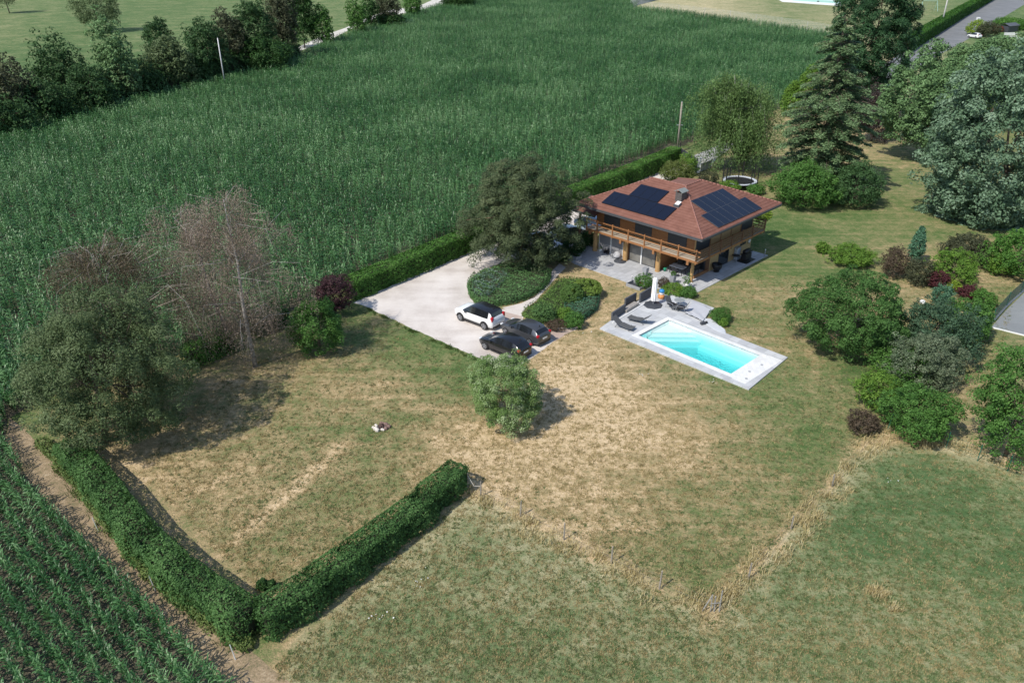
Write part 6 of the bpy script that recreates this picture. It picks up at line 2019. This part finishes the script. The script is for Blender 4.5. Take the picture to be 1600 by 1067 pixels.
# pale rendered wall beside the lane
e = put('boundary_wall', 1105, 262, 'pale concrete boundary wall running back from the gate', 'wall', z=0)
o0 = np.array(G(1105, 262))
wl = [(1096, 268), (1112, 262), (1114, 240)]
q = [G(1111, 264) - o0, G(1126, 241) - o0]
q = [G(1094, 268) - o0, G(1110, 262) - o0]
m = MB(); m.bar((q[0][0], q[0][1], .55), (q[1][0], q[1][1], .55), .2, 1.1); m.build('low_wall', M('wall_pale', (0.52, 0.50, 0.47), .85, .12, 2), e)
lane = GP([(1092, 268), (1110, 262), (1120, 248), (1150, 226), (1135, 222), (1085, 243), (1072, 252)])
tag(MB().prism(lane, 0.001, 0.011).build('lane', MATS['lane_grey']), kind='structure')
vf = empty('field_fence', (*G(1062, 238), 0), 0, 'dark low fence between the lane verge and the corn', 'fence')
o0 = np.array(G(1062, 238)); vp = [tuple(G(*q) - o0) for q in ((1062, 238), (1085, 226), (1108, 214), (1140, 200), (1180, 186))]
for q in vp: MB().box(q[0] - .05, q[0] + .05, q[1] - .05, q[1] + .05, 0, 1.4).build('post', BLACK, vf)
mesh_panel(vp, 1.3, vf, M('brown_fence', (0.10, 0.07, 0.05), .8, .2), .5, .3, .012)
# trampoline
e = put('trampoline', 1155, 292, 'round trampoline with white rim and dark safety net behind the house', 'trampoline', z=0)
MB().lathe([(1.75, .78), (1.75, .80)], 36).build('jump_mat', BLACK, e)
m = MB(); prof = [(1.78, .80), (2.15, .80), (2.15, .86), (1.78, .86)]
vs = []; n = 40
for k in range(n):
    a = 6.2832 * k / n
    for r, z in prof: vs.append((r * math.cos(a), r * math.sin(a), z))
fs = [(4 * k + j, 4 * ((k + 1) % n) + j, 4 * ((k + 1) % n) + (j + 1) % 4, 4 * k + (j + 1) % 4) for k in range(n) for j in range(4)]
m.add(vs, fs); m.build('rim_pad', M('rim_pad', (0.62, 0.66, 0.72), .5, .08), e)
for k in range(8):
    a = 6.2832 * (k + .5) / 8; c_, s_ = math.cos(a), math.sin(a)
    MB().tube([(2.18 * c_, 2.18 * s_, 0), (2.18 * c_, 2.18 * s_, 2.75)], .07, 6).build('net_pole', BLACK, e)
m = MB()
for k in range(64):
    a0_, a1_ = 6.2832 * k / 64, 6.2832 * (k + 1) / 64
    for z in (1.1, 1.5, 1.9, 2.3, 2.65): m.bar((2.16 * math.cos(a0_), 2.16 * math.sin(a0_), z), (2.16 * math.cos(a1_), 2.16 * math.sin(a1_), z), .012)
    m.bar((2.16 * math.cos(a0_), 2.16 * math.sin(a0_), .85), (2.16 * math.cos(a0_), 2.16 * math.sin(a0_), 2.68), .012)
m.build('safety_net', BLACK, e)

# far gardens
e = empty('wire_fence', (*G(985, 12), 0), 0, 'pale wire fence along the far edge of the corn', 'fence')
o0 = np.array(G(985, 12)); fp = [(985, 12), (1030, 17.5), (1060, 21), (1100, 26), (1140, 31), (1180, 37), (1220, 43), (1260, 49), (1300, 56)]
for (x, y) in fp:
    q = G(x, y) - o0; MB().tube([(q[0], q[1], 0), (q[0], q[1], 2.9)], .06, 5).build('post', CONC, e)
mesh_panel([tuple(G(*q) - o0) for q in fp], 2.8, e, M('zinc', (0.50, 0.52, 0.52), .5, .1), .6, .35, .014)
e = empty('garden_wall', (*G(988, 10), 0), 0, 'grey concrete corner wall with white posts at the far top edge', 'wall')
o0 = np.array(G(988, 10))
for a, b_ in (((988, 10), (1028, 0)), ((1028, 0), (1050, -9))):
    a = G(*a) - o0; b_ = G(*b_) - o0
    MB().bar((a[0], a[1], 1.0), (b_[0], b_[1], 1.0), .3, 2.0).build('wall_panel', M('concrete', (0.33, 0.34, 0.34), .8, .15, 1), e)
for (x, y) in ((990, 9), (1002, 6.5), (1012, 4), (1024, 1)):
    q = G(x, y) - o0; MB().tube([(q[0], q[1] - .2, 0), (q[0], q[1] - .2, 3.0)], .10, 6).build('post', WHITE, e)
# neighbour pool
e = empty('neighbour_pool', (*G(1265, 4), 0), 0, 'long white rimmed pool with a pale green cover at the top edge', 'swimming pool')
o0 = np.array(G(1265, 4)); q = [G(*p) - o0 for p in ((1216, 0), (1222, 3.5), (1313, 10), (1320, 2), (1240, -4))]
MB().prism([tuple(p) for p in q], .01, .10).build('coping', WHITE, e)
q = [G(*p) - o0 for p in ((1238, 1.5), (1310, 6.5), (1312, 3.0), (1245, -1.5))]
MB().prism([tuple(p) for p in q], .08, .16).build('cover', M('pale_green_cover', (0.35, 0.60, 0.48), .4, .05), e)
q = G(1278, 4) - o0; MB().box(q[0] - .4, q[0] + .4, q[1] - .4, q[1] + .4, .16, .5).build('roller_box', ANTH, e)
# swing frame
e = put('swing_frame', 1450, 18, 'pale green swing frame on the lawn beyond the clipped conifer hedge', 'swing', z=0)
GRN = M('swing_green', (0.30, 0.45, 0.38), .5, .1)
for s in (-1, 1):
    MB().tube([(s * 3.0, -1.4, 0), (s * 2.8, 0, 3.6)], .09, 6).build('leg', GRN, e)
    MB().tube([(s * 3.0, 1.4, 0), (s * 2.8, 0, 3.6)], .09, 6).build('leg', GRN, e)
MB().tube([(-2.9, 0, 3.6), (2.9, 0, 3.6)], .09, 6).build('crossbar', GRN, e)
for s in (-1, 1):
    MB().box(s * 1.3 - .4, s * 1.3 + .4, -.15, .15, .55, .6).build('swing_seat', BLACK, e)
    for d_ in (-.35, .35): MB().tube([(s * 1.3 + d_, 0, .6), (s * 1.3 + d_, 0, 3.6)], .02, 4).build('chain', GREYP, e)
# mailbox pillar and bench across the road
e = put('letterbox_pillar', 1527, 36, 'white letterbox pillar beside the grey road', 'letterbox', z=0)
MB().box(-.55, .55, -.3, .3, 0, 1.7).build('pillar', WHITE, e, bevel=.03)
MB().box(-.3, .3, -.36, -.31, 1.0, 1.4).build('letter_flap', GREYP, e)
e = put('garden_bench', 1579, 60, 'white slatted bench in the garden at the top right corner', 'bench', z=0)
for k in range(5): MB().box(-1.9, 1.9, -.5 + k * .2, -.36 + k * .2, .5, .56).build('seat_slat', WHITE, e)
for k in range(3): MB().box(-1.9, 1.9, .52, .58, .8 + k * .25, .95 + k * .25).build('back_slat', WHITE, e)
for s in (-1.7, 0, 1.7): MB().box(s - .06, s + .06, -.5, .5, 0, .5).build('leg', WHITE, e)
e = put('garden_shed', 1575, 50, 'low dark roofed shed behind the shrubs at the top right corner', 'shed', z=0, rz=.5)
MB().box(-2.4, 2.4, -1.4, 1.4, 0, 1.8).build('wall', ANTH, e)
m = MB(); m.slab([(-2.7, -1.7, 1.81), (2.7, -1.7, 1.81), (2.7, 0, 2.5), (-2.7, 0, 2.5)], .08); m.slab([(-2.7, 0, 2.5), (2.7, 0, 2.5), (2.7, 1.7, 1.81), (-2.7, 1.7, 1.81)], .08)
m.build('roof', FASC, e)
# straw heap and white flowers on the meadow
hp = blades('straw_heap', [GP([(1368, 918), (1378, 940), (1385, 955)])], 420, .5, .12, .35, straw, 12, .25)
tag(hp, 'small heap of pale cut straw lying on the green meadow', 'straw heap')
def petals(name, spots, label):
    rng = np.random.default_rng(9); P_ = []
    for (x, y, k) in spots:
        c = G(x, y); P_.append(np.stack([c[0] + rng.normal(0, .22, k), c[1] + rng.normal(0, .2, k), rng.uniform(.05, .14, k)], -1))
    P_ = np.concatenate(P_)
    o = leaves(name, P_, np.tile([0, -.2, 1.0], (len(P_), 1)) + rng.normal(0, .2, (len(P_), 3)), .08, rng.uniform(.4, 1, len(P_)), leaf_mat('petal', [(0, (.6, .6, .58)), (1, (.82, .82, .8))]), None, .9, rng)
    tag(o, label, 'wildflowers', kind='stuff')
petals('white_wildflowers', [(592, 966, 4), (598, 964, 3), (577, 961, 1), (652, 913, 3), (662, 910, 2), (671, 905, 1), (667, 886, 1), (1392, 751, 5), (1002, 587, 6), (1113, 598, 6), (915, 521, 4)], 'scattered white flowers in the meadow and the lawn')
# white sign stone near the shrubs
e = put('garden_stone', 1441, 474, 'small white stone between the shrubs of the right border', 'stone', z=0)
MB().lathe([(.22, 0), (.28, .12), (.2, .28), (.05, .33)], 9).build('stone', WHITE, e, True)
# ------------------------------------------------------------------ cars
def paint(name, col, rough=0.25, metal=0.0):
    m, nt, b = nt_mat(name)
    n = noise(nt, 3, 3, .5, objco(nt))
    r = ramp(nt, [(0.3, tuple(c * .93 for c in col)), (0.7, col)], n)
    nt.links.new(r.outputs[0], b.inputs['Base Color'])
    b.inputs['Roughness'].default_value = rough; b.inputs['Metallic'].default_value = metal
    b.inputs['Coat Weight'].default_value = 0.6; b.inputs['Coat Roughness'].default_value = 0.06
    MATS[name] = m
    return m
TYRE = M('tyre', (0.018, 0.018, 0.019), .85, .1)
RIM = M('rim', (0.42, 0.43, 0.45), .3, .05, metal=.7)
REDL = M('tail_light', (0.45, 0.01, 0.02), .2, .1)
HEADL = M('head_light', (0.62, 0.64, 0.66), .15, .05)
CGL = M('car_glass', (0.012, 0.014, 0.017), .05, .05, spec=.7)
def wheel(parent, x, y, r):
    s = 1 if y > 0 else -1
    t = MB().tube([(x, y - .11, r), (x, y + .11, r)], r, 22).build('wheel', TYRE, parent, False)
    MB().tube([(x, y + s * .112, r), (x, y + s * .118, r)], r * .70, 18).build('hub', ANTH, t)
    m = MB()
    for k in range(5):
        a = k * 1.2566 + .3
        m.bar((x, y + s * .125, r), (x + r * .66 * math.cos(a), y + s * .125, r + r * .66 * math.sin(a)), r * .17, .018, up=(0, 1, 0))
    n = 20
    for k in range(n):
        a0, a1 = 6.2832 * k / n, 6.2832 * (k + 1) / n
        m.bar((x + r * .66 * math.cos(a0), y + s * .122, r + r * .66 * math.sin(a0)), (x + r * .66 * math.cos(a1), y + s * .122, r + r * .66 * math.sin(a1)), r * .07, .02, up=(0, 1, 0))
    m.build('rim', RIM, t)
def car(label, loc, rz, body, roofm=None, L=4.4, W=1.84, Hh=1.5, suv=False, group=None, clad=None, scale=1.0):
    e = empty('parked_car', (loc[0], loc[1], 0.015), rz, label, 'car', group)
    if scale != 1: e.scale = (scale,) * 3
    roofm = roofm or body
    k = L / 4.4; hw = W / 2; g = .24 if suv else .18
    bz = .98 if not suv else 1.06
    # x, lower z, belt z, roof z, half width, roof half width
    if suv:
        S = [(-2.20, .50, .82, .82, .78, .74), (-2.16, .34, 1.02, 1.04, .88, .70), (-2.06, g + .04, bz + .02, 1.18, .93, .70), (-1.92, g, bz + .03, Hh - .14, .96, .66), (-1.70, g, bz + .02, Hh - .04, .98, .67), (-1.2, g, bz, Hh, 1, .68), (-.5, g, bz, Hh + .02, 1, .68), (.15, g, bz - .02, Hh - .01, 1, .67), (.50, g, bz - .02, Hh - .12, 1, .66), (1.12, g, bz - .03, bz + .06, .99, .74), (1.55, g, bz - .08, bz + .01, .97, .72), (1.95, g + .02, bz - .16, bz - .08, .93, .70), (2.14, .34, .78, .84, .84, .68), (2.20, .45, .66, .68, .74, .66)]
    else:
        S = [(-2.20, .46, .78, .78, .76, .72), (-2.15, .30, .95, .98, .86, .68), (-2.02, g + .04, bz, 1.08, .93, .66), (-1.72, g, bz + .01, Hh - .17, .97, .60), (-1.42, g, bz, Hh - .06, .99, .62), (-.9, g, bz - .02, Hh, 1, .63), (-.3, g, bz - .03, Hh + .01, 1, .64), (.15, g, bz - .04, Hh - .06, 1, .63), (.45, g, bz - .05, Hh - .19, 1, .62), (1.10, g, bz - .08, bz - .02, .98, .72), (1.6, g, bz - .14, bz - .09, .96, .68), (1.97, g + .03, bz - .24, bz - .20, .90, .62), (2.15, .32, .66, .70, .80, .58), (2.20, .42, .56, .58, .68, .52)]
    rings = []
    for (x, zl, zb, zr, w, wr) in S:
        w *= hw; wr = min(wr * hw * 1.08, w * .94)
        h = [(0, zl), (w * .82, zl), (w * .97, zl + .10), (w, zl + (zb - zl) * .45), (w * .985, zb - .10), (w * .955, zb), (wr + .03, zr - .035 if zr - zb > .1 else zr - .008), (wr * .86, zr), (0, zr + .022)]
        ring = [(x * k, y, z) for y, z in h] + [(x * k, -y, z) for y, z in h[-2:0:-1]]
        rings.append(ring)
    n = len(rings[0])
    groups = {'body': [], 'roof': [], 'side_window': [], 'windscreen': [], 'rear_window': []}
    for i in range(len(rings) - 1):
        for j in range(n):
            j2 = (j + 1) % n
            f = (i * n + j, (i + 1) * n + j, (i + 1) * n + j2, i * n + j2)
            jj = j if j < 8 else n - 1 - j
            tall = S[i][3] - S[i][2] > .2 and S[i + 1][3] - S[i + 1][2] > .2
            g_ = 'body'
            if jj == 5 and (tall or (i == 8)): g_ = 'side_window' if not i in (3,) else 'body'
            elif jj in (6, 7):
                if i == 2: g_ = 'rear_window'
                elif i == 8: g_ = 'windscreen'
                elif 3 <= i <= 7: g_ = 'roof'
            groups[g_].append(f)
    allv = [p for r in rings for p in r]
    groups['body'].append(tuple(range(n))[::-1]); groups['body'].append(tuple((len(rings) - 1) * n + j for j in range(n)))
    bo = None
    for nm, fs in groups.items():
        used = sorted({i for f in fs for i in f}); mp = {a: b for b, a in enumerate(used)}
        m = MB(); m.add([allv[i] for i in used], [tuple(mp[i] for i in f) for f in fs])
        o = m.build(nm, {'body': body, 'roof': roofm}.get(nm, CGL), e, True)
        bm_fix(o)
        if nm == 'body': bo = o
    r = .35 if suv else .325
    for s in (-1, 1):
        # wheel arches: dark ring standing just proud of the flank
        for xw in (-1.33 * k, 1.36 * k):
            m = MB(); R1_, R2_ = r * 1.02, r * 1.24; nn = 14; vs = []
            for q in range(nn + 1):
                a = math.pi * q / nn
                for rr in (R1_, R2_):
                    vs.append((xw + rr * math.cos(a), s * (hw + .004), r + rr * math.sin(a))); vs.append((xw + rr * math.cos(a), s * (hw - .10), r + rr * math.sin(a)))
            fs = []
            for q in range(nn):
                a = 4 * q; fs += [(a, a + 4, a + 6, a + 2), (a + 2, a + 6, a + 7, a + 3), (a, a + 1, a + 5, a + 4)]
            m.add(vs, fs); m.build('wheel_arch', clad or body, e)
            MB().tube([(xw, s * (hw - .02), r), (xw, s * (hw - .001), r)], R1_, 20).build('arch_shade', BLACK, e)  # flat black disc painting the shade inside the wheel arch
            wheel(e, xw, s * (hw - .085), r)
        MB().box(-.95 * k, .98 * k, s * (hw - .03), s * (hw + .006), g, g + (.16 if suv else .07)).build('sill', clad or BLACK, e)
        o = MB().box(.62, .78, s * (hw - .02), s * (hw + .14), bz - .04, bz + .10).build('mirror', roofm if suv else body, e, bevel=.02)
        m = MB(); m.box(-2.17 * k, -1.97 * k, s * (hw * .66), s * (hw * .90), .88, 1.06 if not suv else 1.28); m.build('tail_light', REDL, e, bevel=.02)
        m = MB(); m.box(1.93 * k, 2.12 * k, s * (hw * .56), s * (hw * .86), .66 if not suv else .74, .78 if not suv else .88); m.build('headlight', HEADL, e, bevel=.03)
        for xx in (-.55, .25): MB().box(xx * k - .09, xx * k + .09, s * (hw - .01), s * (hw + .022), bz - .15, bz - .12).build('door_handle', body, e)
        MB().box(-.16 * k - .03, -.16 * k + .03, s * (hw * .80), s * (hw * .955), bz - .01, bz + .02).build('pillar_foot', BLACK, e)
    MB().box(-2.225 * k, -2.18 * k, -.26, .26, .62, .74).build('number_plate', WHITE, e)
    MB().box(2.185 * k, 2.23 * k, -.26, .26, .42, .53).build('number_plate', WHITE, e)
    MB().box(-2.20 * k, -2.0 * k, -hw * .78, hw * .78, g + .02, .42).build('rear_bumper', clad or BLACK, e, bevel=.03)
    MB().box(2.0 * k, 2.19 * k, -hw * .55, hw * .55, .36, .50).build('grille', BLACK, e, bevel=.02)
    MB().box(-1.62 * k, -1.55 * k, -.03, .03, Hh - .03, Hh + .10).build('aerial', BLACK, e)
    return e
def car_from_wheels(front, rear, hw):
    f = G(*front); r = G(*rear); d = unit(f - r)
    right = np.array([d[1], -d[0]])
    c = (f + r) / 2 + right * (hw - .05)
    return (c[0], c[1]), math.atan2(d[1], d[0])
gC = 'cars parked on the gravel drive'
P_WHITE = paint('paint_white', (0.78, 0.78, 0.77)); P_BLACK = paint('paint_black', (0.012, 0.012, 0.014)); P_GREY = paint('paint_grey', (0.09, 0.095, 0.105), .3, .5)
P_SILVER = paint('paint_silver', (0.50, 0.52, 0.50)); P_BLUE = paint('paint_blue', (0.04, 0.08, 0.16))
l, a = car_from_wheels((720.8, 501.4), (756.2, 514.9), .93)
car('white car with a black roof parked alone beside the juniper bed', l, a, P_WHITE, P_BLACK, 4.4, 1.88, 1.66, True, gC, BLACK)
l, a = car_from_wheels((790, 523), (828.8, 540.1), .91)
car('dark grey hatchback parked between the white and the black car', l, a, P_GREY, None, 4.37, 1.82, 1.48, False, gC)
l, a = car_from_wheels((758.5, 546), (797.5, 562.5), .91)
car('black hatchback parked nearest the speckled round bush', l, a, P_BLACK, None, 4.37, 1.82, 1.48, False, gC)
q = G(889, 374); car('pale silver car half hidden behind the pine, beside the dark shrubs', tuple(q), math.radians(35), P_SILVER, None, 4.5, 1.85, 1.6, True, gC, BLACK)
q = G(848, 388); car('white car glimpsed through the branches of the pine', tuple(q), math.radians(-40), P_WHITE, None, 4.3, 1.8, 1.5, False, gC)
q = G(925, 357); car('dark blue car half hidden behind the left end of the house', tuple(q), math.radians(140), P_BLUE, None, 4.2, 1.78, 1.5, False, gC)
q = G(1384, 142); car('dark blue car standing on the road behind the plum tree', tuple(q), math.radians(50), P_BLUE, None, 4.4, 1.85, 1.5, False)
q = G(1522, 60); car('small white car in the driveway across the road', tuple(q), math.radians(110), P_WHITE, None, 4.0, 1.7, 1.5, False)
